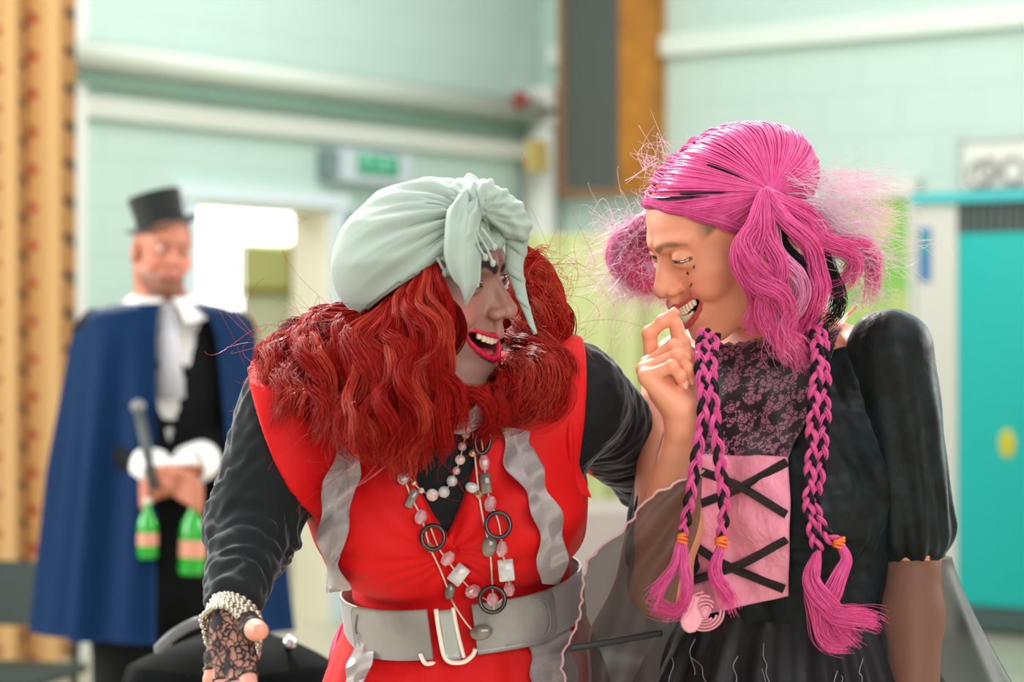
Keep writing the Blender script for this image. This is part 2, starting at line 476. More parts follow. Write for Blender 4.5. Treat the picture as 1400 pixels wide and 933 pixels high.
def hit(f,pp,Y0=1.5,off=0.0,n=90):
    """first point of an implicit body met by the view rays through pixels (px,py)"""
    pp=np.atleast_2d(np.asarray(pp,float)); D=np.stack([(pp[:,0]-700)/F,np.ones(len(pp)),-(pp[:,1]-466.5)/F],1); L=np.linalg.norm(D,axis=1); D/=L[:,None]
    o=A(0,0,CZ); t=np.full(len(pp),Y0)
    bt=t.copy(); bf=np.full(len(t),1e9)
    for _ in range(n):
        e=f(o+D*t[:,None])-off; m=np.abs(e)<bf; bf=np.where(m,np.abs(e),bf); bt=np.where(m,t,bt)
        t=t+np.clip(e*.8,-.02,.15); t=np.minimum(t,6)
    e=np.abs(f(o+D*t[:,None])-off); t=np.where(e>.004,bt,t)      # a ray that passes by takes the nearest point it came to
    return o+D*t[:,None]
def normal(f,X,e=.002):
    d=f(X); G=np.stack([f(X+np.eye(3)[k]*e)-d for k in range(3)],1); return G/(np.linalg.norm(G,axis=1)[:,None]+1e-12)
def patch(f,poly,nu,nv,Y0=1.5,off=.004,smooth=2,fill=None):
    """cloth panel laid on a body: poly = 4 edge polylines corner a,b,c,d as (left edge pts, right edge pts) in pixels, top to bottom"""
    Lp=spline(np.array([(*p,0) for p in poly[0]],float),nv)[:,:2]; Rp=spline(np.array([(*p,0) for p in poly[1]],float),nv)[:,:2]
    u=np.linspace(0,1,nu)[:,None,None]; G=Lp[None]*(1-u)+Rp[None]*u
    X=hit(f,G.reshape(-1,2),Y0,off).reshape(nu,nv,3)
    for _ in range(smooth):
        Z=X.copy(); Z[1:-1,1:-1]=(X[1:-1,1:-1]*2+X[:-2,1:-1]+X[2:,1:-1]+X[1:-1,:-2]+X[1:-1,2:])/6; X=Z
    return X
def sheet(name,G,matr,parent,thick=.0015,uvs=None):
    """a cloth panel with real thickness from a (nu,nv,3) grid"""
    nu,nv,_=G.shape
    du=np.gradient(G,axis=0); dv=np.gradient(G,axis=1); N=np.cross(du,dv); N/=np.linalg.norm(N,axis=2,keepdims=True)+1e-12
    V=np.concatenate([G.reshape(-1,3),(G-N*thick).reshape(-1,3)]); n=nu*nv; Fc=[]
    for i in range(nu-1):
        for j in range(nv-1):
            a,b,c,d=i*nv+j,i*nv+j+1,(i+1)*nv+j+1,(i+1)*nv+j; Fc.append((a,d,c,b)); Fc.append((a+n,b+n,c+n,d+n))
    rim=[i*nv for i in range(nu)]+[(nu-1)*nv+j for j in range(1,nv)]+[i*nv+nv-1 for i in range(nu-2,-1,-1)]+[j for j in range(nv-2,0,-1)]
    for k in range(len(rim)):
        a,b=rim[k],rim[(k+1)%len(rim)]; Fc.append((a,b,b+n,a+n))
    uu,vv=np.meshgrid(np.linspace(0,1,nu),np.linspace(0,1,nv),indexing='ij'); L=np.linalg.norm(np.diff(G,axis=0),axis=2).sum(0).mean(); H=np.linalg.norm(np.diff(G,axis=1),axis=2).sum(1).mean()
    uv=np.stack([uu*L,vv*H],-1).reshape(-1,2); uv=np.concatenate([uv,uv])
    return mesh_obj(name,V,Fc,matr,parent,uv=uv)
def braid(path,wid,n=220,turns=10,r=.004):
    """three strands plaited along a path; returns three curves"""
    g=spline(path,n); T,N,B=frames(g,(0,-1,.1)); t=np.linspace(0,1,n)*turns*2*np.pi; out=[]
    for k in range(3):
        ph=k*2*np.pi/3; out.append(g+(wid*np.sin(t+ph))[:,None]*B+(wid*.5*np.sin(2*(t+ph)))[:,None]*N)
    return out
def toes(Q,ankle,fw,side):
    pass
def foot_f(Q,ank,fwd):
    fwd=nrm(fwd); d=cap(Q,ank,ank+A(0,0,-.03),.038,.036); a=A(ank[0],ank[1],.04)
    d=su(d,cap(Q,a-fwd*.03,a+fwd*.13,.036,.026),.03); return np.maximum(d,.004-Q[:,2])
# ================================================================ the hall
CORN=A(.166,13.64,0.0); UL=A(-.5986,-.8010,0); UR=A(.8005,-.5993,0); UZ=A(0,0,1)
def on_wall(side,px,py=None,n=0.0):
    """where the view ray through a pixel meets the wall (pushed n into the room): distance along the wall, height"""
    u,nv=(UL,UR) if side=='L' else (UR,UL)
    d=A((px-700)/F,1,0); o=CORN+nv*n
    M=np.array([[d[0],-u[0]],[d[1],-u[1]]]); t,a=np.linalg.solve(M,o[:2])
    return a,(None if py is None else CZ-(py-466.5)*t/F)
def wall_R(side):
    u,nv=(UL,UR) if side=='L' else (UR,UL)
    return np.stack([u,nv,UZ],1)
def wbox(mb,side,a0,a1,n0,n1,z0,z1,bev=0.0):
    R=wall_R(side); c=CORN+R@A((a0+a1)/2,(n0+n1)/2,(z0+z1)/2)
    return mb.box(c,(abs(a1-a0),abs(n1-n0),abs(z1-z0)),R,bev)
def wpx(side,x0,x1,y0,y1,n=0.0):
    a0,_=on_wall(side,x0,None,n); a1,_=on_wall(side,x1,None,n)
    xm=(x0+x1)/2
    return a0,a1,on_wall(side,xm,y1,n)[1],on_wall(side,xm,y0,n)[1]

HZ=4.6; FLOORM=mat('floor',srgb(176,170,150),.35,bump=(30,.05,.002),mix=(3,srgb(160,156,138),.4,.7))
def wallmat(name,c,brick=True):
    m=mat(name,c,.55); nt=m.node_tree; b=nt.nodes['Principled BSDF']
    u=nt.nodes.new('ShaderNodeUVMap'); br=nt.nodes.new('ShaderNodeTexBrick')
    br.inputs['Scale'].default_value=1; br.inputs['Brick Width'].default_value=.45; br.inputs['Row Height'].default_value=.225; br.inputs['Mortar Size'].default_value=.006
    nt.links.new(u.outputs[0],br.inputs['Vector'])
    bp=nt.nodes.new('ShaderNodeBump'); bp.invert=True; bp.inputs['Strength'].default_value=.5; bp.inputs['Distance'].default_value=.004
    nt.links.new(br.outputs['Fac'],bp.inputs['Height']); nt.links.new(bp.outputs[0],b.inputs['Normal'])
    x=nt.nodes.new('ShaderNodeMix'); x.data_type='RGBA'; x.inputs[6].default_value=(*c,1); x.inputs[7].default_value=(*[v*.93 for v in c],1)
    nt.links.new(br.outputs['Fac'],x.inputs[0]); nt.links.new(x.outputs[2],b.inputs['Base Color'])
    return m
MINT=wallmat('mint_blockwork',srgb(188,212,202)); CREAM=mat('cream_paint',srgb(226,224,190),.6); WHITEP=mat('white_paint',srgb(226,228,222),.45)
PALE=mat('pale_trim',srgb(212,216,206),.5)
def wall_uv(o,side):
    me=o.data; l=me.uv_layers.new(name='UVMap'); R=wall_R(side)
    for lp in me.loops:
        q=R.T@(np.array(me.vertices[lp.vertex_index].co)-CORN); l.data[lp.index].uv=(q[0],q[2])
# floor and walls
m=MB(); m.box((0,5.5,-.05),(16,22,.1)); struct(m.obj('floor',FLOORM,smooth=False))
d0,_,dz0,dz1=wpx('L',262,446,276,800)
d1=d0; d0=on_wall('L',446)[0]; DH=on_wall('L',350,279)[1]
m=MB(); wbox(m,'L',-.2,d0,-.2,0,0,HZ); wbox(m,'L',d1,9.0,-.2,0,0,HZ); wbox(m,'L',d0,d1,-.2,0,DH,HZ)
o=struct(m.obj('wall_left',MINT,smooth=False)); wall_uv(o,'L')
m=MB(); wbox(m,'R',0,9,-.2,0,0,HZ); o=struct(m.obj('wall_right',MINT,smooth=False)); wall_uv(o,'R')
# skirting
m=MB(); wbox(m,'L',d1+.1,9,0,.02,0,.12); struct(m.obj('baseboard_left',PALE,smooth=False))
# door surround
m=MB(); wbox(m,'L',d1,d1+.09,-.02,.05,0,DH+.02); wbox(m,'L',d0-.12,d1+.16,-.02,.06,DH,DH+.075); wbox(m,'L',d0-.09,d0,-.02,.05,0,DH+.02)
struct(m.obj('trim_doorway',mat('door_frame_paint',srgb(214,228,232),.4),smooth=False))
# the room behind the doorway
bn=-2.6
m=MB(); wbox(m,'L',-2.5,5.5,bn-.1,bn,0,3.2); struct(m.obj('wall_back_room',CREAM,smooth=False))
m=MB(); wbox(m,'L',-2.6,-2.5,bn,-.2,0,3.2); wbox(m,'L',5.5,5.6,bn,-.2,0,3.2); struct(m.obj('wall_back_room_side',CREAM,smooth=False))
m=MB(); wbox(m,'L',-2.5,5.5,bn,-.2,3.2,3.3); struct(m.obj('ceiling_back_room',WHITEP,smooth=False))
GLOW=mat('daylit_glass',(1,1,1),.3,emit=(1,1,1),estr=2.6)
def bpx(x0,x1,y0,y1): return wpx('L',x0,x1,y0,y1,bn)
a0,a1,z0,z1=bpx(225,440,262,331)
m=MB(); wbox(m,'L',a0,a1,bn,bn+.02,z0,z1); w=struct(m.obj('window_1',GLOW,smooth=False))
a0,a1,z0,z1=bpx(225,322,331,440)
m=MB(); wbox(m,'L',a0,a1,bn,bn+.02,z0,z1+.004); struct(m.obj('window_2',GLOW,smooth=False))
m=MB(); a0,a1,z0,z1=bpx(222,324,258,442)
wbox(m,'L',a0,a1,bn,bn+.05,z0-.03,z0); wbox(m,'L',a1-.02,a1,bn,bn+.05,z0,on_wall('L',322,331,bn)[1]); struct(m.obj('trim_window',WHITEP,smooth=False))
# notice board in the back room
a0,a1,z0,z1=bpx(322,392,336,394)
t=thing('notice_board','yellow notice board with an ochre edge on the cream wall through the doorway','notice board',CORN+wall_R('L')@A((a0+a1)/2,bn+.03,z0))
m=MB(); wbox(m,'L',a0,a1,bn,bn+.03,z0,z1,.01); m.obj('panel',mat('yellow_board',srgb(214,208,140),.7),t,False)
m=MB(); wbox(m,'L',a0-.01,a1+.01,bn,bn+.05,z0-.035,z0); wbox(m,'L',min(a0,a1)-.06,min(a0,a1),bn,bn+.05,z0-.035,z1+.02); m.obj('frame',mat('ochre_frame',srgb(170,150,60),.6),t,False)
a0,a1,z0,z1=bpx(322,425,394,404)
m=MB(); wbox(m,'L',a0,a1,bn,bn+.03,z0,z1); wbox(m,'L',*bpx(393,424,336,394)[:2],bn,bn+.025,z0,on_wall('L',408,332,bn)[1])
struct(m.obj('trim_dado',mat('olive_paint',srgb(176,174,134),.6),smooth=False))
R=wall_R('L')
m=MB(); wbox(m,'L',d0,d0+.02,-.21,.02,0,DH); wbox(m,'L',d1-.02,d1,-.21,.02,0,DH); wbox(m,'L',d0,d1,-.21,.02,DH-.02,DH); struct(m.obj('trim_lining',mat('cream_lining',srgb(238,234,216),.4),smooth=False))
# blurred shelf clutter low in the back room: crates and boxes on a trolley
t=thing('storage_trolley','white wire trolley loaded with crates seen low through the doorway','trolley',CORN+R@A(1.75,-1.3,0))
ta,_=on_wall('L',405,None,-1.2)
m=MB()
for z in (.25,.62,1.0): wbox(m,'L',ta-.35,ta+.35,-1.5,-.95,z-.02,z,.004)
m.obj('shelf',WHITEP,t,False)
for i,(x,y) in enumerate(((-.34,-1.49),(.34,-1.49),(-.34,-.96),(.34,-.96))):
    m=MB(); q=CORN+R@A(ta+x,y,0); m.tube([q,q+UZ*1.15],.014,8); m.obj('post',WHITEP,t)
def crate(x,z,w,h,c,label,dn=-.98):
    z+=.003
    m=MB(); wbox(m,'L',ta+x,ta+x+w,dn-.3,dn,z,z+h,.012)
    o=m.obj('storage_crate',mat('crate_plastic',srgb(*c),.4),None,False); tag(o,label,'crate','crates on the trolley'); return o
crate(.05,.62,.26,.13,(30,120,220),'bright blue plastic crate on the middle shelf of the trolley in the doorway')
crate(-.16,.62,.17,.15,(20,80,60),'dark green crate on the middle shelf beside the bright blue one')
crate(.08,.75,.2,.06,(120,105,80),'brown box lid lying on top of the bright blue crate')
crate(-.05,1.0,.3,.16,(196,200,226),'lilac white box on the top shelf of the trolley in the doorway')
crate(-.22,1.0,.14,.1,(190,180,130),'small straw coloured box on the trolley top shelf')
crate(.0,.25,.33,.24,(214,216,214),'pale grey crate on the lowest shelf of the trolley')
# pipes and ducting along the left wall
aC=0.0; aE=on_wall('L',102)[0]
def zrow(y): return on_wall('L',410,y)[1]
def pipe(name,label,y,r,n,c,cat='pipe',rough=.45):
    z=zrow(y); R=wall_R('L'); p0=CORN+R@A(.12,n,z); p1=CORN+R@A(aE+.5,n,z)
    t=thing(name,label,cat,p0); m=MB(); m.tube([p0,p1],r,14); m.obj('tube',mat(name+'_paint',c,rough),t)
    for k in np.linspace(.2,aE,5):
        m=MB(); wbox(m,'L',k,k+.04,.004,n,z-r*.45,z+r*.45,.003); m.obj('bracket',mat(name+'_bracket',tuple(v*.9 for v in c),rough),t,False)
    return t
pipe('heating_pipe','grey lagged heating pipe running along the mint wall, uppermost of the three',118,.062,.12,srgb(196,206,194))
pipe('conduit_pipe','thin grey conduit fixed along the mint wall above the lagged heating pipe',101,.018,.05,srgb(150,166,154))
pipe('gas_pipe','slim mint green pipe running just under the grey lagged heating pipe',144,.026,.07,srgb(150,186,170))
m=MB(); z0,z1=zrow(190),zrow(163); wbox(m,'L',.1,aE+.5,0,.05,z0,z1,.006); struct(m.obj('trim_rail',PALE,smooth=False))
# corner pipework
def vpipe(name,label,px,y0,y1,r,c,side='L',n=.1):
    a,zt=on_wall(side,px,y0,n); _,zb=on_wall(side,px,y1,n); R=wall_R(side)
    t=thing(name,label,'pipe',CORN+R@A(a,n,zb)); m=MB(); m.tube([CORN+R@A(a,n,zb),CORN+R@A(a,n,zt)],r,16); m.obj('tube',mat(name+'_paint',c,.45),t)
    for z in np.arange(max(zb,.4),zt,1.1):
        m=MB(); m.tube([CORN+R@A(a,n,z),CORN+R@A(a,n,z+.07)],r*1.18,16); m.obj('collar',mat(name+'_collar',tuple(v*.85 for v in c),.5),t)
vpipe('corner_riser_pipe','thick white riser pipe standing in the corner of the hall',743,120,860,.075,srgb(216,222,214),'L',.1)
vpipe('corner_drop_pipe','slim grey drop pipe beside the thick white riser in the corner',724,150,860,.028,srgb(186,196,186),'L',.06)
m=MB(); a0,a1,z0,z1=wpx('L',722,746,192,236,.2); wbox(m,'L',a0,a1,.18,.22,z0,z1,.006); tag(m.obj('warning_plate',mat('yellow_plate',srgb(196,176,104),.5),None,False),'small dull yellow plate fixed on the corner pipework','plate')
m=MB(); a,z=on_wall('L',713,137,.2); m.lathe([(0,0),(.045,0),(.05,.02),(.05,.05),(.035,.07),(0,.075)],CORN+wall_R('L')@A(a,.16,z),20,np.stack([UL,UZ,UR],1)); tag(m.obj('alarm_bell',mat('red_alarm',srgb(140,62,58),.4)),'round dull red alarm bell at the end of the lagged heating pipe','alarm')
m=MB(); wbox(m,'L',on_wall('L',700)[0],on_wall('L',730)[0],.004,.14,zrow(100),zrow(86),.006); wbox(m,'L',on_wall('L',718)[0],on_wall('L',730)[0],.004,.17,zrow(104),zrow(84),.006)
tag(m.obj('junction_box',PALE,None,False),'pale junction box in the corner above the white riser pipe','box')
# exit sign
n=.1; a0,a1,z0,z1=wpx('L',464,566,207,252,n)
t=thing('exit_sign','green and white emergency exit sign box above the doorway','sign',CORN+wall_R('L')@A((a0+a1)/2,n,z0))
m=MB(); wbox(m,'L',a0,a1,.0,n,z0,z1,.01); m.obj('housing',mat('sign_housing',srgb(196,206,214),.4),t,False)
m=MB(); wbox(m,'L',a0+.0,a0+.06,.0,n+.006,z0+.02,z1-.01,.004); m.obj('end_cap',mat('sign_cap',srgb(120,140,140),.4),t,False)
b0,b1,y0,y1=wpx('L',489,544,212,240,n); GR=mat('exit_green',srgb(4,150,104),.4)
m=MB(); wbox(m,'L',b0,b1,n,n+.006,y0,y1); m.obj('green_panel',GR,t,False)
SW=mat('sign_white',srgb(150,225,200),.4); m=MB(); Rw=wall_R('L')
def sp(a,z): return CORN+Rw@A(a,n+.009,z)
h=(y1-y0); w=(b1-b0)   # a decreases to the picture's right
def at(u,v): return sp(b0+w*u,y0+h*v)
for l in ([(.14,.85),(.14,.2)],[(.14,.5),(.26,.62),(.32,.8)],[(.14,.45),(.25,.3),(.3,.12)],[(.14,.7),(.06,.55)],                      # runner
          [(.42,.2),(.42,.8),(.5,.8)],[(.42,.5),(.49,.5)],[(.42,.2),(.5,.2)],[(.55,.8),(.64,.2)],[(.64,.8),(.55,.2)],[(.7,.2),(.7,.8)],[(.76,.8),(.88,.8)],[(.82,.8),(.82,.2)]):   # EXIT
    m.tube([at(*q) for q in l],.006,6)
m.sphere(at(.17,.9),.016); m.obj('lettering',SW,t)
# poster strip right of the doorway (navy with yellow shapes)
a0,a1,z0,z1=wpx('L',455,482,296,880)
t=thing('hanging_banner','navy blue banner with yellow motifs hanging beside the white doorway','banner',CORN+wall_R('L')@A((a0+a1)/2,.02,z0))
m=MB(); wbox(m,'L',a1-.25,a0,.0,.012,z0,z1); m.obj('cloth',mat('navy_cloth',srgb(24,70,130),.7),t,False)
m=MB(); wbox(m,'L',on_wall('L',452)[0],a0+.03,.0,.02,z0,z1); m.obj('edge_strip',mat('sky_edge',srgb(140,178,226),.6),t,False)
YM=mat('yellow_motif',srgb(206,178,80),.7)
for y in (325,380,432,700,820,860):
    a,z=on_wall('L',461,y); m=MB(); m.sphere(CORN+wall_R('L')@A(a,.014,z),(.035,.012,.085),12,8,wall_R('L')); m.obj('motif',YM,t)
# ---- right wall
m=MB(); a0=on_wall('R',756)[0]; z0,z1=on_wall('R',1150,58)[1],on_wall('R',1150,28)[1]
wbox(m,'R',a0,8,0,.06,z0,z1,.004); struct(m.obj('trim_band',mat('band_paint',srgb(214,226,216),.5),smooth=False))
# the dark wall panel with the orange wooden side
n=.12; a0,a1,z0,z1=wpx('R',768,850,-40,268,n); 
t=thing('display_panel','tall dark grey wall panel in an orange wooden frame high in the corner','panel',CORN+wall_R('R')@A((a0+a1)/2,n,z0))
m=MB(); wbox(m,'R',a0+.02,a1,.02,n,z0+.03,HZ-.5,.003); m.obj('board',mat('slate_grey',srgb(84,90,86),.75,bump=(60,.2,.003)),t,False)
OW=mat('orange_wood',srgb(186,122,36),.5,mix=(6,srgb(160,100,28),.4,.7))
b1=on_wall('R',894,None,n)[0]
m=MB(); wbox(m,'R',a1,b1,.0,n+.03,z0,HZ-.5,.004); m.obj('side_board',OW,t,False)
m=MB(); wbox(m,'R',a0-.02,a1,.0,n+.01,z0-.0,z0+.035,.003); wbox(m,'R',a0-.02,a0+.015,.0,n+.01,z0,HZ-.5,.003); m.obj('frame',mat('brown_edge',srgb(150,108,66),.5),t,False)
# green display board
n=.05; a0,a1,z0,z1=wpx('R',1150,1243,272,640,n)
t=thing('pin_board','white framed pin board backed in mottled green beside the white door post','board',CORN+wall_R('R')@A((a0+a1)/2,n,z0))
m=MB(); wbox(m,'R',a0,a1,.0,n,z0,z1); m.obj('backing',mat('green_paper',srgb(120,190,84),.8,mix=(7,srgb(186,198,120),.42,.58)),t,False)
m=MB(); wbox(m,'R',a0,a1+.05,.0,n+.02,z1,z1+.1,.004); wbox(m,'R',a1,a1+.04,.0,n+.02,z0,z1,.004); m.obj('frame',PALE,t,False)
# toilet partition: white post, teal panel with dark grille
n=.3; a0,a1,z0,z1=wpx('R',1252,1308,275,858,n)
m=MB(); wbox(m,'R',a0,a1,0,n,0,z1); struct(m.obj('trim_post',mat('post_paint',srgb(206,206,198),.5),smooth=False))
TEAL=mat('teal_laminate',srgb(8,178,172),.35); b0=a1; b1=on_wall('R',1600,None,n)[0]
t=thing('teal_door','teal laminate door with a dark grille across its top beside the white post','door',CORN+wall_R('R')@A((b0+b1)/2,n,0))
zt=on_wall('R',1355,318,n)[1]; zg=on_wall('R',1355,276,n)[1]
m=MB(); wbox(m,'R',b0,b1,n-.06,n-.01,.14,zt); m.obj('panel',TEAL,t,False)
m=MB(); wbox(m,'R',b0,b1,n-.06,n-.02,zt,zg); m.obj('grille_back',mat('grille_dark',srgb(52,66,66),.6),t,False)
m=MB()
for k in np.arange(b0+.02,b1,.045): wbox(m,'R',k,k+.012,n-.02,n-.004,zt,zg)
for z in np.linspace(zt+.02,zg-.01,5): wbox(m,'R',b0,b1,n-.02,n-.008,z,z+.008)
m.obj('grille',mat('grille_bar',srgb(96,110,106),.5),t,False)
m=MB(); wbox(m,'R',b0-.02,b1,n-.06,n-.012,.02,.13); m.obj('kick_board',mat('kick_dark',srgb(70,92,90),.5),t,False)
m=MB(); a,z=on_wall('R',1376,607,n); m.sphere(CORN+wall_R('R')@A(a,n-.008,z),(.042,.006,.07),20,10,wall_R('R')); m.obj('oval_sticker',mat('sticker_yellow',srgb(206,196,40),.5),t)
# teal rail on top
m=MB(); wbox(m,'R',a0-.02,b1,n-.08,n+.03,zg,zg+.055,.004); tag(m.obj('top_rail',mat('teal_rail',srgb(70,190,194),.4),None,False),'teal rail running above the grille and the white post','rail')
# door plate
a0_,a1_,z0,z1=wpx('R',1257,1273,312,385,n); m=MB(); wbox(m,'R',a0_,a1_,n,n+.008,z0,z1,.002); t=tag(m.obj('door_plate',mat('plate_blue',srgb(60,120,172),.4),None,False),'small blue upright plate on the white door post','plate')
m=MB(); zm=(z0+z1)/2; wbox(m,'R',a0_+.008,a1_-.008,n+.008,n+.012,zm,z1-.02); m.obj('symbol',mat('plate_teal',srgb(30,150,160),.4),t,False)
# notice resting on the rail
n2=.1; a0,a1,z0,z1=wpx('R',1316,1420,205,256,n2)
t=thing('wall_notice','white notice with grey drawing on the mint wall above the teal rail','notice',CORN+wall_R('R')@A((a0+a1)/2,n2,z0))
m=MB(); wbox(m,'R',a0,a1,.0,n2,z0,z1+.06,.004); m.obj('sheet',mat('notice_white',srgb(222,222,214),.6),t,False)
m=MB(); wbox(m,'R',a0-.02,a1,.0,n2+.01,z1+.04,z1+.065,.003); wbox(m,'R',a0-.025,a0,.0,n2+.01,z0,z1+.065,.003); m.obj('frame',mat('notice_frame',srgb(176,186,180),.5),t,False)
m=MB(); Rr=wall_R('R')
for (x,y,r) in ((1340,238,.06),(1352,232,.05),(1385,233,.06)):
    a,z=on_wall('R',x,y,n2); th=np.linspace(0,6.28,20)[:-1]; m.tube([CORN+Rr@A(a+r*math.cos(q),n2+.004,z+r*math.sin(q)) for q in th],.012,6,closed=True)
m.obj('drawing',mat('notice_ink',srgb(160,158,152),.7),t)
# lime green cloth on a rail, in front of the right wall
GC=mat('lime_cloth',srgb(184,194,136),.75,sheen=.3)
def cloth_panel(p0,p1,ztop,zbot,folds,amp,seed,nu=160,nv=40,flare=0.0):
    rng=np.random.RandomState(seed); u=np.linspace(0,1,nu); v=np.linspace(0,1,nv)
    d=(p1-p0); L=np.linalg.norm(d); d/=L; nn=A(d[1],-d[0],0)
    w=sum(rng.rand()*np.sin(6.283*folds*u*f+rng.rand()*6.28) for f in (.5,1,1.7,2.3))/1.6
    G=np.zeros((nu,nv,3)); UV=np.zeros((nu,nv,2))
    for j,t in enumerate(v):
        a=amp*(.35+.65*t); w2=w+.4*np.sin(u*9+t*2.2)*t
        q=p0+d*(L*u)[:,None]+nn*(a*w2)[:,None]; q[:,2]=ztop+(zbot-ztop)*t
        G[:,j]=q; UV[:,j,0]=u*L*1.3; UV[:,j,1]=q[:,2]
    return G,UV
YC=9.2
q0=P(712,400,YC+.3); q1=P(1000,400,YC); zt=CZ-(316-466.5)*YC/F
t=thing('lime_cloth_screen','lime green cloth hanging in soft folds from a rail behind the two women','cloth',A((q0[0]+q1[0])/2,YC,0))
G,UV=cloth_panel(q0,q1,zt,.62,3.0,.09,5); m=MB(); m.grid(G); o=m.obj('cloth',GC,t)
m=MB(); m.tube([q0*A(1,1,0)+UZ*(zt-.012),q1*A(1,1,0)+UZ*(zt-.012)],.010,10); m.obj('rail',GC,t)
for q in (q0,q1):
    q=q+A(.12 if q is q0 else -.12,.12,0); m=MB(); m.tube([q*A(1,1,0),q*A(1,1,0)+UZ*(zt-.02)],.016,10); m.obj('post',WHITEP,t)
# grey stage block below the cloth
p=P(840,760,8.6); m=MB(); m.box((p[0],8.6,.42),(1.7,.6,.84),None,.01); t=tag(m.obj('stage_block',mat('taupe_board',srgb(158,148,142),.7),None,False),'taupe boxed platform standing in front of the lime green cloth','platform')
# patterned curtain at the far left
CU=mat('patterned_curtain',srgb(204,164,110),.8); nt=CU.node_tree; b=nt.nodes['Principled BSDF']
u=nt.nodes.new('ShaderNodeUVMap'); 
def vm(op,a,bv):
    n_=nt.nodes.new('ShaderNodeVectorMath'); n_.operation=op; nt.links.new(a,n_.inputs[0]); n_.inputs[1].default_value=bv; return n_.outputs[0]
def mth(op,a,bv=None,cl=False):
    n_=nt.nodes.new('ShaderNodeMath'); n_.operation=op; n_.use_clamp=cl
    for i,x in enumerate((a,bv)):
        if x is None: continue
        if isinstance(x,(int,float)): n_.inputs[i].default_value=x
        else: nt.links.new(x,n_.inputs[i])
    return n_.outputs[0]
def mixc(f,a,c):
    x=nt.nodes.new('ShaderNodeMix'); x.data_type='RGBA'; nt.links.new(f,x.inputs[0])
    if isinstance(a,tuple): x.inputs[6].default_value=(*a,1)
    else: nt.links.new(a,x.inputs[6])
    x.inputs[7].default_value=(*c,1); return x.outputs[2]
sep=nt.nodes.new('ShaderNodeSeparateXYZ'); nt.links.new(u.outputs[0],sep.inputs[0])
def spots(du,dv,su_,sv,r,seed):
    """flower sprigs on a half-drop repeat"""
    cu=mth('ADD',mth('DIVIDE',sep.outputs[0],su_),du); col_=mth('FLOOR',cu); fu=mth('SUBTRACT',mth('FRACT',cu),.5)
    cv=mth('ADD',mth('ADD',mth('DIVIDE',sep.outputs[1],sv),mth('MULTIPLY',col_,.5)),dv); fv=mth('SUBTRACT',mth('FRACT',cv),.5)
    d=mth('SQRT',mth('ADD',mth('POWER',mth('MULTIPLY',fu,su_),2.0),mth('POWER',mth('MULTIPLY',fv,sv),2.0)))
    return mth('MULTIPLY',mth('SUBTRACT',r,d),120.0,True)
cur=mixc(mth('GREATER_THAN',mth('SINE',mth('MULTIPLY',sep.outputs[0],31.0)),.72),srgb(212,172,116),srgb(214,150,62))  # orange stripes paint the lit folds into the cloth colour
cur=mixc(spots(.0,.0,.155,.16,.031,1),cur,srgb(84,92,82)); cur=mixc(spots(.18,.12,.155,.16,.024,2),cur,srgb(176,70,52)); cur=mixc(spots(-.2,-.14,.155,.16,.024,3),cur,srgb(90,80,70))
nt.links.new(cur,b.inputs['Base Color'])
nC=.32; aA=on_wall('L',99,None,nC)[0]
t=thing('window_curtain','orange floral curtain hanging in narrow folds beside the mint wall','curtain',CORN+wall_R('L')@A(aA+.4,nC,0))
nu=260; uu=np.linspace(0,1,nu); zz=np.linspace(.06,4.3,30); G=np.zeros((nu,30,3)); UV=np.zeros((nu,30,2)); R=wall_R('L')
for j,z in enumerate(zz):
    s=uu*1.25; aa=aA+s+.018*np.sin(s*75); nn=nC+.055*np.sin(s*50+.3*math.sin(z))+.02*np.sin(s*21)
    G[:,j]=CORN+(np.stack([aa,nn,np.full(nu,z)],1))@R.T; UV[:,j,0]=s*1.9; UV[:,j,1]=z
m=MB(); m.grid(G); m.obj('cloth',CU,t,uv=UV.reshape(-1,2))
m=MB(); wbox(m,'L',aA,aA+1.35,nC-.02,nC+.02,4.3,4.36); m.obj('curtain_rail',WHITEP,t,False)
m=MB(); a0=on_wall('L',106)[0]; wbox(m,'L',a0,a0+.06,0,.06,0,HZ); struct(m.obj('trim_window_post',WHITEP,smooth=False))
# chair at the far left
DG=mat('dark_green_seat',srgb(30,46,40),.6); BK=mat('black_metal',(.02,.025,.025),.4)
cx,cy=-1.5,7.0; t=thing('plastic_chair','dark green stacking chair on thin black legs in front of the floral curtain','chair',(cx,cy,0))
rz=rot((0,0,1),math.radians(-15))
m=MB(); G=np.array([[rz@A(x,.20+.02*math.cos(x*6)+ (z-.5)*.12,z) +A(cx,cy,0) for z in np.linspace(.57,.76,8)] for x in np.linspace(-.2,.2,12)]); 
V=[];
for s_ in (0,.012):
    m.grid(G+(rz@A(0,-s_,0)))
m.obj('backrest',DG,t)
m=MB(); m.box(A(cx,cy,.455),(.42,.40,.03),rz,.012); m.obj('seat',DG,t,False)
for sx in (-1,1):
    for sy in (-1,1):
        m=MB(); top=rz@A(.17*sx,.17*sy,.44)+A(cx,cy,0); bot=rz@A(.2*sx,.22*sy,0)+A(cx,cy,0); m.tube([top,bot],.012,8); m.obj('leg',BK,t)
for sx in (-1,1):
    m=MB(); m.tube([rz@A(.16*sx,.2,.44)+A(cx,cy,0),rz@A(.16*sx,.235,.7)+A(cx,cy,0)],.011,8); m.obj('back_post',BK,t)
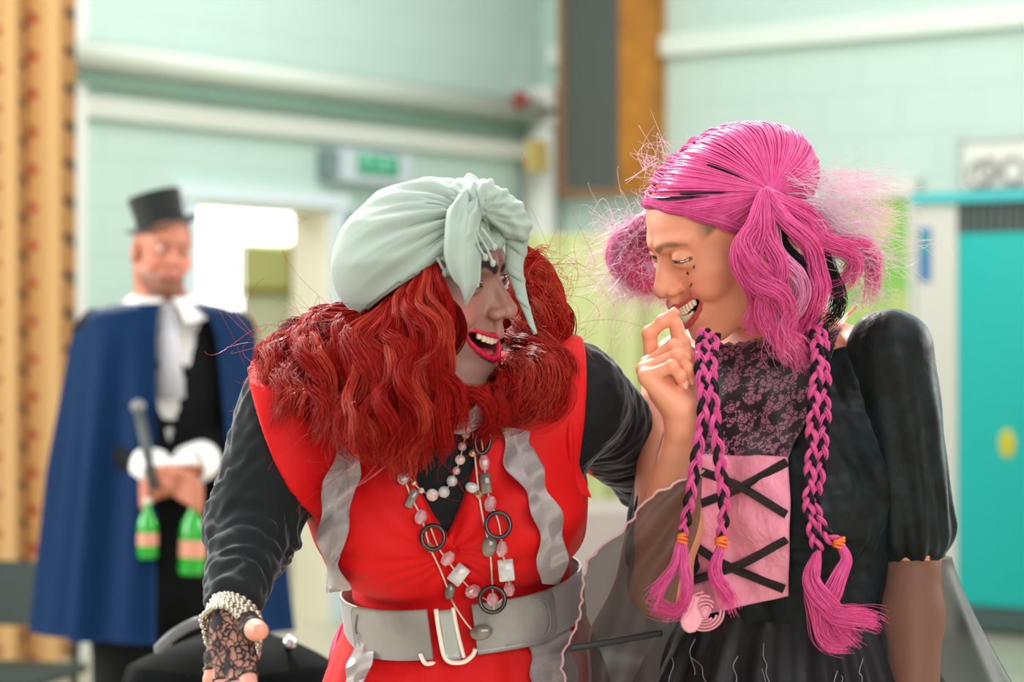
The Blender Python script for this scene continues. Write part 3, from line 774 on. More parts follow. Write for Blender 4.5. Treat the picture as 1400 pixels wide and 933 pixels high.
# white plastic chair behind the red skirt, turned to the picture's right
cx,cy=P(800,800,7.4)[0],7.4; RZ=rot((0,0,1),math.radians(-58)); WPL=mat('white_plastic',srgb(232,230,226),.35)
t=thing('white_chair','white moulded plastic chair with a rounded back behind the red skirt','chair',(cx,cy,0))
def ch(x,y,z): return RZ@A(x,y,z)+A(cx,cy,0)
G=np.array([[ch(x*(1-.25*max(0,(z-.6)/.2)**2),-.20-.05*(z-.45)+.04*(x/.2)**2,z) for z in np.linspace(.46,.80,12)] for x in np.linspace(-.2,.2,16)]); sheet('backrest',G,WPL,t,.012)
G=np.array([[ch(x,y,.455+.012*(x/.2)**2-.02*max(0,y/.2)**2) for y in np.linspace(-.2,.22,10)] for x in np.linspace(-.21,.21,14)]); sheet('seat',G,WPL,t,.014)
for sx in (-1,1):
    for sy in (-1,1):
        m=MB(); m.tube([ch(.16*sx,.16*sy,.445),ch(.2*sx,.22*sy,0)],[.02,.013],8); m.obj('leg',WPL,t)
# ================================================================ the woman in the pink wig
hp=Head(P(993,309,2.87),Rypr(107,-27,-8),.985,op=.0125,eye=.0008,smile=1.0,mw=.035,nose=.84,curl=13,chin=.004,sk=.86,mdz=.006,mdy=.003,ears=False,lipk=.8)
TB=P(1075,470,2.93); TB[2]=0; tf=nrm(A(-math.sin(math.radians(40)),-math.cos(math.radians(40)),0)); tl=A(-tf[1],tf[0],0); TR=np.stack([tl,tf,UZ],1)
def T_(x,y,z): return TB+TR@A(x,y,z)
shL=P(1216,490,2.83); elL=P(1246,735,2.87); wrL=P(1248,1010,2.80)
shR=P(928,515,3.04); elR=P(902,800,2.83); wrR=P(937,583,2.715)
neckb=T_(0,-.005,1.40)
# raised right hand: radial side towards the camera
HW=2.715
hand_f=[   # chains: knuckle, joints, tip; radii
 ([P(892,499,HW+.034),P(888,456,HW+.026),P(906,440,HW+.022),P(922,428,HW+.018)],[.0092,.0080,.0072,.0058]),     # index
 ([P(886,499,HW+.016),P(921,474,HW+.004),P(936,490,HW+.006),P(938,505,HW+.012)],[.0092,.0082,.0072,.0060]),     # middle
 ([P(882,506,HW-.002),P(926,486,HW-.014),P(939,505,HW-.010),P(942,521,HW-.004)],[.0088,.0078,.0070,.0058]),
 ([P(884,516,HW-.018),P(919,501,HW-.028),P(930,514,HW-.024),P(934,527,HW-.018)],[.0080,.0068,.0060,.0050]),
 ([P(943,556,HW+.024),P(946,508,HW+.030),P(930,468,HW+.026),P(924,443,HW+.020)],[.0150,.0115,.0098,.0078])]      # thumb
def pink_hand(Q):
    k=.010; kn=[c[0][0] for c in hand_f[:4]]
    d=cap(Q,wrR,P(930,563,HW+.004),.0185,.019)
    for i,q in enumerate(kn): d=su(d,cap(Q,P(931,560,HW+.016-.010*i),q,.0155,.0098),.012)
    d=su(d,cap(Q,wrR,hand_f[4][0][0],.018,.016),.014)
    d=su(d,ell(Q,P(912,530,HW+.006),(.020,.018,.024)),.012)
    for pts,rs in hand_f:
        e=chain(Q,pts,rs,.0025)
        for p,r in zip(pts[1:-1],rs[1:-1]): e=su(e,np.linalg.norm(Q-p,axis=1)-r*1.06,.003)
        d=su(d,e,.0042)
    return d
def pink_body(Q):
    q=(Q-TB)@TR; a=np.abs(q[:,0]); qa=np.stack([a,q[:,1],q[:,2]],1)
    d=ell(q,(0,0,1.265),(.150,.100,.175))
    d=su(d,ell(qa,(.072,.070,1.235),(.064,.058,.062)),.03)
    d=su(d,ell(q,(0,-.005,1.09),(.122,.092,.15)),.05)
    d=su(d,ell(q,(0,-.01,.92),(.172,.118,.15)),.05)
    d=su(d,cap(qa,(.05,-.01,1.40),(.142,-.01,1.392),.040,.040),.04)
    d=su(d,cap(Q,neckb,hp.w((0,-.030,-.055)),.058,.052),.035)
    for s_ in (-1,1):
        hp_,kn,an=T_(.09*s_,0,.90),T_(.095*s_,.02,.48),T_(.095*s_,-.01,.09)
        d=su(d,chain(Q,[hp_,kn,an],[.085,.056,.038],.03),.04); d=su(d,foot_f(Q,an,tf),.02)
    # arms
    d=su(d,cap(Q,shL,elL,.042,.036),.03); d=su(d,chain(Q,[elL,elL*.6+wrL*.4,wrL],[.035,.035,.029],.02),.010)
    d=su(d,cap(Q,shR,elR,.046,.036),.03); d=su(d,chain(Q,[elR,elR*.62+wrR*.38,wrR],[.036,.035,.0205],.02),.012)
    # lowered left hand, slightly curled
    b=wrL; dn=nrm(wrL-elL); sd=nrm(np.cross(dn,A(1,0,0))); 
    d=su(d,cap(Q,b,b+dn*.075,.026,.027),.02)
    for i in range(4):
        k0=b+dn*.085+sd*(.033-.022*i); k1=k0+dn*.042+A(-.010,0,0); k2=k1+dn*.030+A(-.020,0,0)
        d=su(d,chain(Q,[k0,k1,k2],[.009,.008,.0065],.004),.006)
    k0=b+dn*.03+sd*.03; d=su(d,chain(Q,[k0,k0+dn*.04+sd*.022,k0+dn*.075+sd*.02],[.012,.010,.008],.004),.008)
    # collarbones
    d=su(d,cap(qa,(.018,.062,1.398),(.13,.02,1.402),.007),.012)
    return d
def pink_skin(Q): return su(su(pink_body(Q),hp.f(Q),.02),pink_hand(Q),.008)
SK=srgb(224,152,120)
def pink_col(Q):
    def ex(q,C,put):
        for (x,y,z,r) in ((-.034,0,-.0195,.0021),(-.046,0,-.013,.0016),(-.024,0,-.0125,.0012),(-.029,0,-.0125,.0012)):
            put(((q[:,0]-x)**2+(q[:,2]-z)**2<r*r)*(q[:,1]>.05)*1.0,(.05,.02,.02))
        put(((np.abs(q[:,0]+.0372)<.0048)&(np.abs(q[:,2]+.0335+(q[:,0]+.0372)*.55)<.0016))*(q[:,1]>.05)*1.0,(.06,.02,.02))
        # own brown hair at the temple, cropped under the wig's edge
        hl=np.clip((q[:,2]-.030+ (q[:,1]-.02)*.55)/.006,0,1)*np.clip((.062-q[:,1])/.014,0,1)*np.clip((q[:,2]+.0)/.02,0,1)
        put(hl*.8,(.10,.06,.035)); return C
    C=hp.color(Q,SK,srgb(184,72,72),srgb(140,98,72),blush=srgb(232,140,118),extra=ex)
    # reddened finger tips and joints
    for pts,rs in hand_f:
        for p in (pts[1],pts[-1]):
            w=np.exp(-((np.linalg.norm(Q-p,axis=1))/.014)**2)[:,None]*.45; C=C*(1-w)+A(*srgb(228,140,112))*w
    return C
root=thing('person','woman in a bright pink wig and black velvet dress touching her laughing mouth','person',(TB[0],TB[1],0))
hc=hp.c
X,Q=surf_multi(pink_skin,(-.05,2.4,-.02),(.75,3.3,1.80),.0075,[(hc-.155,hc+.155,.0014),(P(860,640,HW)-A(0,.07,0),P(968,415,HW)+A(0,.09,0),.0013)])
PINK_SKIN=skinmat('warm_skin'); body=mesh_obj('body',X,Q,PINK_SKIN,root,col=pink_col(X))
hp.eyes(body,(.10,.07,.05)); hp.teeth(body,True,True,12,1.5,.82)
NAIL=mat('nail',srgb(236,176,160),.25,coat=.4)
for (pts,rs) in hand_f:      # nails
    m=MB()
    a_,b_=pts[-2],pts[-1]; dn=nrm(b_-a_); out=nrm(np.cross(dn,A(.3,1,.2))); 
    if pts is hand_f[0][0]: out=nrm(A(-.75,-.1,.75)-dn*(A(-.75,-.1,.75)@dn))
    elif pts is hand_f[4][0]: out=nrm(A(-.75,-.5,.25)-dn*(A(-.75,-.5,.25)@dn))
    else: out=nrm(A(.8,-.5,-.1)-dn*(A(.8,-.5,-.1)@dn))
    R=np.stack([np.cross(dn,out),dn,out],1); m.sphere(b_+out*rs[-1]*.72-dn*.001,(.0048,.0062,.0022),12,8,R); m.obj('fingernail',NAIL,body)
# ---- dress
VELVET=mat('black_velvet',srgb(8,12,13),.5,spec=.25,sheen=.8,sheen_tint=srgb(96,130,136),mix=(26,srgb(16,28,30),.42,.62),bump=(38,.35,.006))
def torso(Q):
    q=(Q-TB)@TR; a=np.abs(q[:,0]); qa=np.stack([a,q[:,1],q[:,2]],1)
    d=ell(q,(0,0,1.265),(.152,.102,.175)); d=su(d,ell(qa,(.070,.068,1.235),(.068,.060,.066)),.045)
    d=su(d,ell(q,(0,-.005,1.09),(.128,.098,.15)),.05); d=su(d,ell(q,(0,-.01,.92),(.172,.118,.15)),.05)
    d=su(d,cap(qa,(.06,-.01,1.395),(.122,-.01,1.400),.046,.044),.04); return d
def bodice(Q):
    q=(Q-TB)@TR; d=torso(Q)-.010+.0026*wob(Q*A(1,1,.35),14,1)+.0012*wob(Q,30,2)
    d=np.maximum(d,-(torso(Q)-.001))
    rr=np.sqrt((q[:,0]/.122)**2+((q[:,1]-.01)/.105)**2)
    cutz=1.400+.030*np.clip(rr-.8,-.3,.4)+.008
    neck=np.maximum(cutz-q[:,2],rr-1.12)
    d=smx(d,-np.where(rr<1.12,q[:,2]-cutz,-1)*-1 if False else d,.001)
    d=np.maximum(d,np.minimum(q[:,2]-cutz,1.0)); d=np.maximum(d,1.05-q[:,2]); return d
X,Q=clean(*surf(bodice,(0,2.6,1.03),(.62,3.2,1.47),.0035)); mesh_obj('velvet_bodice',X,Q,VELVET,root)
# lace yoke and satin front
LACE=mat('lace_over_satin',srgb(196,120,150),.4,sheen=.3); nt=LACE.node_tree; b=nt.nodes['Principled BSDF']
u=nt.nodes.new('ShaderNodeUVMap'); vo=nt.nodes.new('ShaderNodeTexVoronoi'); vo.feature='DISTANCE_TO_EDGE'; vo.inputs['Scale'].default_value=150
nz=nt.nodes.new('ShaderNodeTexNoise'); nz.inputs['Scale'].default_value=70; nz.inputs['Detail'].default_value=3; nt.links.new(u.outputs[0],nz.inputs['Vector'])
ad=nt.nodes.new('ShaderNodeVectorMath'); ad.operation='MULTIPLY_ADD'; nt.links.new(nz.outputs['Color'],ad.inputs[0]); ad.inputs[1].default_value=(.010,.010,.010); nt.links.new(u.outputs[0],ad.inputs[2]); nt.links.new(ad.outputs[0],vo.inputs['Vector'])
l1=mth('LESS_THAN',vo.outputs['Distance'],.075); n2=nt.nodes.new('ShaderNodeTexNoise'); n2.inputs['Scale'].default_value=62; n2.inputs['Detail'].default_value=2; nt.links.new(u.outputs[0],n2.inputs['Vector'])
l2=mth('GREATER_THAN',n2.outputs['Fac'],.52); lm=mth('MAXIMUM',l1,l2)
nt.links.new(mixc(lm,srgb(146,92,116),srgb(30,18,25)),b.inputs['Base Color'])
SATIN=mat('pink_satin',srgb(236,150,176),.30,sheen=.4,bump=(22,.8,.016))
fb=lambda Q: bodice_o(Q)
def bodice_o(Q): return torso(Q)-.012
def ruck(G,amp,f,o):
    N=normal(bodice_o,G.reshape(-1,3)); return G+(N*(amp*wob(G.reshape(-1,3)*A(1,1,1),f,o))[:,None]).reshape(G.shape)
G=patch(bodice_o,([(958,478),(958,540),(945,622)],[(1150,452),(1116,540),(1078,628)]),60,60,off=.002); G=ruck(G,.0045,9,1); yoke=sheet('lace_yoke',G,LACE,root)
top=G[:,0]; m=MB(); m.tube(top+A(0,-.001,.001)+np.stack([0*top[:,0],.0012*np.sin(np.arange(len(top))*2.1),.0018*np.sin(np.arange(len(top))*1.7)],1),.0022,6); m.obj('frill_edge',mat('lace_edge',srgb(150,104,120),.6),yoke)
G=patch(bodice_o,([(945,622),(930,720),(925,850)],[(1078,626),(1080,720),(1078,815)]),60,60,off=.003); G=ruck(G,.0042,10,2); G[...,2]+=0
panel=sheet('satin_panel',G,SATIN,root)
SEQ=mat('black_sequin_braid',srgb(12,12,14),.35,bump=(900,1.0,.004),spec=.8)
for q in ([(1076,632),(1010,668),(938,697)],[(944,640),(1008,664),(1075,704)],[(1075,738),(1010,773),(928,800)],[(938,738),(990,772),(1072,806)]):
    g=hit(bodice_o,spline(np.array([(*p,0) for p in q],float),24)[:,:2],off=.0075); m=MB(); m.tube(g,.0052,8,flat=.5); m.obj('lacing',SEQ,panel)
# rosette
m=MB(); c=hit(bodice_o,[(962,836)],off=.016)[0]
for k in range(5):
    th=np.linspace(.4*k,.4*k+5.2,26); r=.007+.0042*k; g=np.array([c+A(r*math.cos(t),-.012+.0030*k+.002*math.sin(2*t),.95*r*math.sin(t)) for t in th]); m.tube(g,.0050,8,flat=.35,up=(0,-1,0))
m.sphere(c+A(0,-.012,0),(.007,.006,.007)); ros=m.obj('satin_rosette',mat('rosette_satin',srgb(238,160,176),.35,sheen=.3),root)
m=MB()
for (q) in ([(955,842),(945,858),(938,850),(946,838)],[(950,815),(946,830),(953,848)]):
    m.tube(spline([P(x,y,2.735) for x,y in q],16),.007,8,flat=.3)
m.obj('ribbon_tail',ros.data.materials[0],ros)
# puff sleeve on her lowered arm
def puff(a,b,r0,r1,r2,ph,seed,hem=.035):
    ax=nrm(b-a); L=np.linalg.norm(b-a); 
    def f(Q):
        t=np.clip(((Q-a)@ax)/L,-.4,1.2); p=Q-a-np.outer(np.clip(t,0,1)*L,ax); d0=np.linalg.norm(p,axis=1)
        s1=nrm(np.cross(ax,A(0,1,0))); s2=np.cross(ax,s1); an=np.arctan2(p@s2,p@s1)
        tt=np.clip(t,0,1); r=r0+(r1-r0)*np.sin(np.clip(tt/.85,0,1)*1.57); r=np.where(tt>.85,r1-(r1-r2)*np.clip((tt-.85)/.15,0,1)**2.2,r)
        fold=.0026*np.sin(an*9+ph+2*np.sin(tt*3))*np.clip(tt*1.5,.1,1)+.0016*np.sin(an*19+ph*2)*np.clip((tt-.55)*2.4,0,1)+.0016*wob(Q*A(1,1,.4),16,seed)
        d=d0-r-fold; d=np.maximum(d*.75,(Q-a)@ax-L)
        return d
    return f
pa,pb=P(1216,482,2.83),P(1246,762,2.87)
fS=puff(pa,pb,.051,.053,.036,0,2)
X,Q=clean(*surf(fS,(pa+pb)/2-A(.11,.10,.2),(pa+pb)/2+A(.11,.10,.2),.0030)); slv=mesh_obj('puff_sleeve',X,Q,VELVET,root)
m=MB(); ax=nrm(pb-pa); th=np.linspace(0,6.283,40)[:-1]; s1=nrm(np.cross(ax,A(0,1,0))); s2=np.cross(ax,s1)
m.tube([pb-ax*.004+(s1*math.cos(t)+s2*math.sin(t))*.037 for t in th],.0052,8,closed=True); m.obj('sleeve_band',mat('black_band',srgb(16,20,22),.6),slv)
pa2,pb2=P(948,515,3.04),P(902,775,2.87)
fS2=puff(pa2,pb2,.046,.046,.038,1.,3); X,Q=clean(*surf(fS2,np.minimum(pa2,pb2)-.09,np.maximum(pa2,pb2)+.09,.004)); slvR=mesh_obj('puff_sleeve',X,Q,VELVET,root)
# organza oversleeves
def organza(name,c,al):
    m_=mat(name,c,.5); nt=m_.node_tree; b=nt.nodes['Principled BSDF']; b.inputs['Alpha'].default_value=al; return m_
ORG=organza('black_organza',srgb(34,38,38),.34); ORG2=organza('brown_organza',srgb(62,54,52),.50)
TRIM=mat('pink_cord',srgb(178,134,138),.6)
def fan(c,s1,s2,r0,L,dirn,n=90,mv=26,spread=(.2,.2),seed=0,wave=.010,k=7):
    G=np.zeros((n,mv,3)); th=np.linspace(0,6.283,n)
    for j,v in enumerate(np.linspace(0,1,mv)):
        r=r0+v*spread[0]+.5*wave*v
        for i,t in enumerate(th):
            w=wave*v*math.sin(k*t+seed+v*1.3); d=s1*math.cos(t)+s2*math.sin(t)
            ex=max(0,math.cos(t))*spread[1]*v**1.25
            G[i,j]=c+dirn*(L*v)+d*(r+w)+s1*ex
    return G
G=fan(pb,A(1,0,0),A(0,1,0),.047,.36,nrm(wrL-elL),spread=(.02,.165),seed=.5); o=sheet('organza_oversleeve',G,ORG,slv,thick=.0006)
m=MB(); e=np.array(G[:,-1]); m.tube(e[:-1],.0016,6,closed=True); m.obj('cord_trim',TRIM,o)
# raised arm's oversleeve hangs from the elbow in two layers
def hang(l,r,nu,nv,seed,amp=.008):
    Lp=spline(PA(l),nv); Rp=spline(PA(r),nv); u=np.linspace(0,1,nu)[:,None,None]; G=Lp[None]*(1-u)+Rp[None]*u
    uu,vv=np.meshgrid(np.linspace(0,1,nu),np.linspace(0,1,nv),indexing='ij'); G=G.copy()
    G[...,1]+=amp*np.sin(uu*13+seed+vv*2)*np.sin(uu*3.14)*1.3; G[...,0]+=.004*np.sin(vv*17+seed*2+uu*3)*(1-uu); return G
e1=[(958,645,2.68),(915,668,2.66),(880,690,2.66),(850,722,2.66),(812,760,2.67),(798,810,2.68),(782,860,2.70),(772,905,2.70),(786,960,2.71)]
G=hang(e1,[(960,655,2.69),(955,720,2.70),(930,790,2.72),(920,850,2.74),(905,900,2.76),(900,940,2.77),(896,960,2.77),(892,985,2.77),(885,1010,2.77)],46,60,1.0)
o=sheet('organza_oversleeve',G,ORG2,slvR,thick=.0006); m=MB(); m.tube(G[0]+A(0,-.001,0)+.0015*np.stack([np.sin(np.arange(60)*1.9),0*np.arange(60),np.cos(np.arange(60)*1.3)],1),.0014,6); m.obj('cord_trim',TRIM,o)
e2=[(914,588,2.735),(900,625,2.75),(884,670,2.765),(868,715,2.79),(845,775,2.80),(826,830,2.80),(808,880,2.80),(800,950,2.80)]
G=hang(e2,[(922,600,2.76),(930,660,2.79),(930,720,2.83),(925,780,2.86),(915,830,2.86),(905,880,2.86),(900,920,2.86),(890,960,2.86)],40,60,2.0)
o=sheet('organza_oversleeve',G,ORG2,slvR,thick=.0006); m=MB(); m.tube(G[0]+A(0,-.001,0),.0018,6); m.obj('cord_trim',TRIM,o)
# skirt
SKIRT=mat('black_tulle',srgb(20,20,24),.65,sheen=.4,mix=(14,srgb(38,38,44),.5,.7)); 
def skirt_grid(z0,z1,r0,r1,n,k,amp,seed,c0=(0,-.005),flat=.78,nv=34):
    th=np.linspace(0,6.283,n); G=np.zeros((n,nv,3)); rng=np.random.RandomState(seed); ph=rng.rand(4)*6.28
    for j,v in enumerate(np.linspace(0,1,nv)):
        r=r0+(r1-r0)*min(1,v*3.2)**.75; w=amp*min(1,v*3+.2)*(np.sin(k*th+ph[0]+v)+.6*np.sin(k*1.7*th+ph[1]-v*2)+.4*np.sin(k*2.9*th+ph[2]))
        q=np.stack([(r+w)*np.cos(th)+c0[0],(r+w)*np.sin(th)*flat+c0[1],np.full(n,z0+(z1-z0)*v)+.004*np.sin(9*th+ph[3])*(v<.1)],1); G[:,j]=q@TR.T+TB
    G[-1]=G[0]; return G
G=skirt_grid(1.088,.50,.132,.205,300,23,.010,3); sk=sheet('tulle_skirt',G,SKIRT,root,thick=.002)
G=skirt_grid(1.095,.62,.137,.215,220,15,.012,5); sheet('tulle_overskirt',G,organza('sheer_tulle',srgb(30,30,34),.5),sk,thick=.0006)
SIL=mat('silver_thread',srgb(150,146,152),.3,.6)
rng=np.random.RandomState(4)
for k in range(9):
    x=rng.uniform(900,1190); y=rng.uniform(870,925); g=[]
    fsk=lambda Q: (lambda q: (np.sqrt(q[:,0]**2+(q[:,1]/.78)**2)-(.142+.073*np.clip((1.09-q[:,2])/.588*3.2,0,1)**.75))*.7)((Q-TB)@TR)
    pts=[(x,y)]; 
    for s_ in range(4): pts.append((pts[-1][0]+rng.normal()*6,pts[-1][1]+rng.uniform(6,20)))
    g=hit(fsk,spline(np.array([(*p,0) for p in pts],float),14)[:,:2],off=.004); m=MB(); m.tube(g,.0006,5); m.obj('metallic_thread',SIL,sk)
# black waist ribbon end
m=MB(); m.tube(spline([P(905,866,2.74),P(870,872,2.72),P(820,881,2.70),P(778,887,2.69)],24),.0036,8,flat=.5); m.obj('ribbon_tie',mat('black_ribbon',(.012,.012,.014),.5),root)
# shoes
SHOE=mat('black_shoe',(.015,.015,.016),.35)
for s_ in (-1,1):
    an=T_(.095*s_,-.01,.09); fF=lambda Q,an=an: np.maximum(su(cap(Q,A(an[0],an[1],.045)-tf*.035,A(an[0],an[1],.04)+tf*.14,.044,.034),cap(Q,an-A(0,0,.02),an-A(0,0,.05),.044),.03),.0-Q[:,2])
    X,Q=clean(*surf(fF,an-A(.2,.2,.1),an+A(.2,.2,.06),.006)); mesh_obj('shoe',X,Q,SHOE,root)
# neck strap
m=MB(); g=hit(lambda Q:pink_skin(Q),[(1172,418),(1160,430),(1146,446)],off=.001); m.tube(spline(g,10),.0028,6,flat=.4); m.obj('clear_strap',mat('strap',srgb(240,200,180),.3),root)
# ================================================================ pink wig
def hairmat(name,c,c2=None,rough=.32,tl=.35,var=.25,spec=.35):
    m=mat(name,c,rough,spec=spec); nt=m.node_tree; b=nt.nodes['Principled BSDF']; out=nt.nodes['Material Output']
    t=nt.nodes.new('ShaderNodeTexCoord'); z=nt.nodes.new('ShaderNodeTexNoise'); z.inputs['Scale'].default_value=90; nt.links.new(t.outputs['Object'],z.inputs['Vector'])
    x=nt.nodes.new('ShaderNodeMix'); x.data_type='RGBA'; nt.links.new(z.outputs['Fac'],x.inputs[0]); x.inputs[6].default_value=(*[v*(1-var) for v in c],1); x.inputs[7].default_value=(*(c2 or [min(1,v*(1+var)) for v in c]),1)
    nt.links.new(x.outputs[2],b.inputs['Base Color'])
    tr=nt.nodes.new('ShaderNodeBsdfTranslucent'); nt.links.new(x.outputs[2],tr.inputs[0]); mx=nt.nodes.new('ShaderNodeMixShader'); mx.inputs[0].default_value=tl
    nt.links.new(b.outputs[0],mx.inputs[1]); nt.links.new(tr.outputs[0],mx.inputs[2]); nt.links.new(mx.outputs[0],out.inputs[0]); return m
PINKH=hairmat('hot_pink_fibre',(1,.075,.37),(1,.24,.58),var=.1,tl=.4); MIDP=hairmat('light_pink_fibre',(1,.30,.62),(1,.5,.75),var=.1,tl=.4); BACKLITP=hairmat('backlit_pink_fibre',(1,.66,.84),(1,.86,.93),tl=.55); BLKH=hairmat('black_fibre',(.012,.010,.012),tl=.05)  # palest copy puts the backlight on the frizz into the fibre colour
wc=A(0,-.024,.036); wr=A(.0865,.1075,.0715)
def wig(u,ex=0.0): return hp.w(wc+np.asarray(u)*(wr+ex))
hR=hp.R
def unit_at(px,py):
    X=hit(lambda Q: ell((Q-hp.c)@hR/hp.s,wc,wr)*hp.s,[(px,py)],2.4)[0]; u=((X-hp.c)@hR/hp.s-wc)/wr; return nrm(u)
kn=unit_at(1046,262); knF=kn*A(-1,1,1)
# rim plane through the forehead edge
p1=unit_at(884,284); p2=unit_at(1012,318)
pl=lambda u: u[...,2]-(p1[2]+(p2[2]-p1[2])*(p1[1]-u[...,1])/(p1[1]-p2[1]))
V,Fc=sphere_geo(96,64); ok=[]
rim_z=lambda y: np.maximum(p1[2]+(p2[2]-p1[2])*(p1[1]-y)/(p1[1]-p2[1]),-.55)
keep=V[:,2]>rim_z(V[:,1])-.02
Fk=[f for f in Fc if all(keep[i] for i in f)]
m=MB(); m.add(wig(V,-.004),Fk); wigo=m.obj('wig',PINKH,root)
def slerp(a,b,n,bow=0.0):
    a,b=nrm(a),nrm(b); t=np.linspace(0,1,n)[:,None]; w=math.acos(max(-1,min(1,a@b))); 
    return (np.sin((1-t)*w)*a+np.sin(t*w)*b)/math.sin(w) if w>1e-3 else a+(b-a)*t
rng=np.random.RandomState(11); paths=[]; blk=[]
def comb(starts,knot,ex=.003,rt=.0,n=16):
    for u in starts:
        q=slerp(u,knot,n); lift=ex*(rng.rand()*.9+.1)+.006*np.sin(np.linspace(0,3.14,n))*rng.rand()+.012*np.linspace(0,1,n)**4
        sw=.02*rng.normal()*np.sin(np.linspace(0,3.14,n)); ax=nrm(np.cross(u,knot)); paths.append(wig(q+sw[:,None]*ax,lift[:,None]))
def rimu(y,side): 
    z=float(rim_z(np.array(y))); x=math.sqrt(max(0,1-y*y-z*z)); return nrm(A(side*x,y,z))
for side,kk in ((-1,kn),(1,knF)):
    N=1300 if side<0 else 500
    st=[]
    for _ in range(N):
        k=rng.rand()
        if k<.40:  a=rng.uniform(.1,2.75); u=A(0.03*side*rng.rand(),math.cos(a),math.sin(a)); u=nrm(u) # centre parting
        elif k<.70: u=rimu(rng.uniform(min(.97,p1[1]+.02),p2[1]),side)+A(0,0,rng.rand()*.10)
        else: 
            u=nrm(A(side*rng.uniform(.05,.7),-rng.uniform(.4,1),rng.uniform(-.5,.7)))
        if pl(u)<-.02 and u[1]>-.3: continue
        st.append(nrm(u))
    comb(st,kk)
X,Q=tubes_many(paths,.0011,.8,4,rng); mesh_obj('combed_hair',X,Q,PINKH,wigo)
# forehead roll: twisted lock along the rim
for side in (-1,):
    g=[]; 
    for k in range(5):
        ys=np.linspace(p1[1]+.0,p2[1]-.06,14); g=[wig(rimu(y,side)+A(0,0,.02+.028*k),.002+.003*math.sin(k)) for y in ys]+[wig(kn,.008)]
        X,Q=strands([wavy(spline(np.array(g),30),.0018,.05,k,30)],60,.0045,.0007,.7,seed=k); mesh_obj('hair_lock',X,Q,PINKH,wigo)
nr=[unit_at(x,y) for x,y in ((1012,308),(985,299),(955,291),(925,284),(902,279),(890,277))]; g=[wig(u,.003) for u in nr]+[wig(u*A(-1,1,1),.003) for u in nr[::-1]]
X,Q=strands([wavy(spline(np.array(g),90),.0014,.05,0,90)],150,.0080,.0008,.9,seed=77,root_spread=.0080,len_jit=.02); mesh_obj('hair_roll',X,Q,PINKH,wigo)
# thin black streaks
for k,(a_,b_) in enumerate(((900,272),(935,266))):
    u=unit_at(a_,b_); q=slerp(u,kn,24)[:19]; X,Q=strands([wig(q,.0075)],14,.0022,.0006,.4,seed=k+40); mesh_obj('black_streak',X,Q,BLKH,wigo)
X,Q=strands([wig(slerp(unit_at(955,225),kn,24)[4:18],.008)],8,.0018,.0006,.4,seed=47); mesh_obj('black_streak',X,Q,BLKH,wigo)
Kp=(1046,262,2.76)
def lock(pts,per,spread,seed,matr=PINKH,amp=.006,wl=.09,rad=.00065,name='hair_lock',fray=.006,n=44,tip=.35,ln=.2):
    g=PA([(p[0],p[1],p[2] if len(p)>2 else 2.76) for p in pts]); g=wavy(g,amp,wl,seed,n)
    X,Q=strands([g],per,spread,rad,tip,seed=seed,wave=(.0025,9,0),fray=fray,len_jit=ln); return mesh_obj(name,X,Q,matr,wigo)
lock([Kp,(1030,300,2.74),(1018,345,2.73),(1022,390,2.74),(1040,430,2.75),(1032,452,2.76),(1014,440,2.76)],170,.013,1)
lock([Kp,(1050,310,2.735),(1062,360,2.73),(1052,405,2.73),(1062,450,2.74),(1085,480,2.75),(1104,506,2.76)],190,.014,2)
lock([Kp,(1075,300,2.74),(1108,345,2.74),(1124,385,2.75),(1102,420,2.76),(1092,452,2.77),(1110,490,2.77)],190,.014,3)
lock([Kp,(1090,285,2.77),(1140,322,2.78),(1180,345,2.79),(1200,378,2.80),(1190,416,2.80)],150,.011,4)
lock([Kp,(1080,290,2.76),(1120,318,2.76),(1160,352,2.77),(1152,388,2.77),(1128,400,2.77)],130,.011,5)
lock([Kp,(1040,320,2.73),(1036,375,2.725),(1066,412,2.72),(1082,440,2.73),(1066,480,2.74),(1078,500,2.74)],150,.012,6)
lock([Kp,(1060,330,2.74),(1085,380,2.735),(1090,420,2.735),(1068,450,2.74),(1075,490,2.75)],160,.012,7,MIDP)
lock([Kp,(1095,330,2.765),(1130,350,2.775),(1147,385,2.78),(1138,422,2.785),(1126,442,2.785),(1146,466,2.785)],110,.010,8,BLKH,name='black_lock')
lock([(1060,300,2.75),(1085,345,2.75),(1100,385,2.745),(1095,410,2.745)],50,.006,9,BLKH,name='black_lock')
lock([(1120,420,2.78),(1105,445,2.78),(1112,475,2.78)],60,.008,10,BLKH,name='black_lock')
lock([Kp,(1035,300,2.735),(1026,335,2.725),(1034,370,2.72),(1058,400,2.725)],110,.010,14)
lock([Kp,(1085,280,2.78),(1130,305,2.80),(1170,335,2.81),(1192,360,2.81)],110,.012,15,BACKLITP,fray=.02)
# windblown fine hair
def frizz(n,area_f,L,seed,matr,name,rad=.00028,curl=1.0):
    rng=np.random.RandomState(seed); out=[]
    for _ in range(n):
        p,d=area_f(rng); l=L*(.4+rng.rand()); m_=16; t=np.linspace(0,1,m_)[:,None]; s1=rng.normal(size=3); s2=rng.normal(size=3)
        out.append(p+d*l*t+curl*l*.35*(s1*np.sin(t*rng.uniform(2,7))+s2*(1-np.cos(t*rng.uniform(2,7))))*t)
    X,Q=tubes_many(out,rad,.5,3,rng); return mesh_obj(name,X,Q,matr,wigo)
frizz(620,lambda r:(P(r.uniform(1070,1180),r.uniform(230,350),r.uniform(2.76,2.9)),nrm(A(1,.1,-.25)+.25*r.normal(size=3))),.058,1,BACKLITP,'flyaway_hair',curl=.4,rad=.00034)
frizz(180,lambda r:(P(r.uniform(1150,1200),r.uniform(340,420),r.uniform(2.76,2.84)),nrm(A(1,.1,-.1)+.5*r.normal(size=3))),.026,2,BACKLITP,'flyaway_hair',curl=.8)
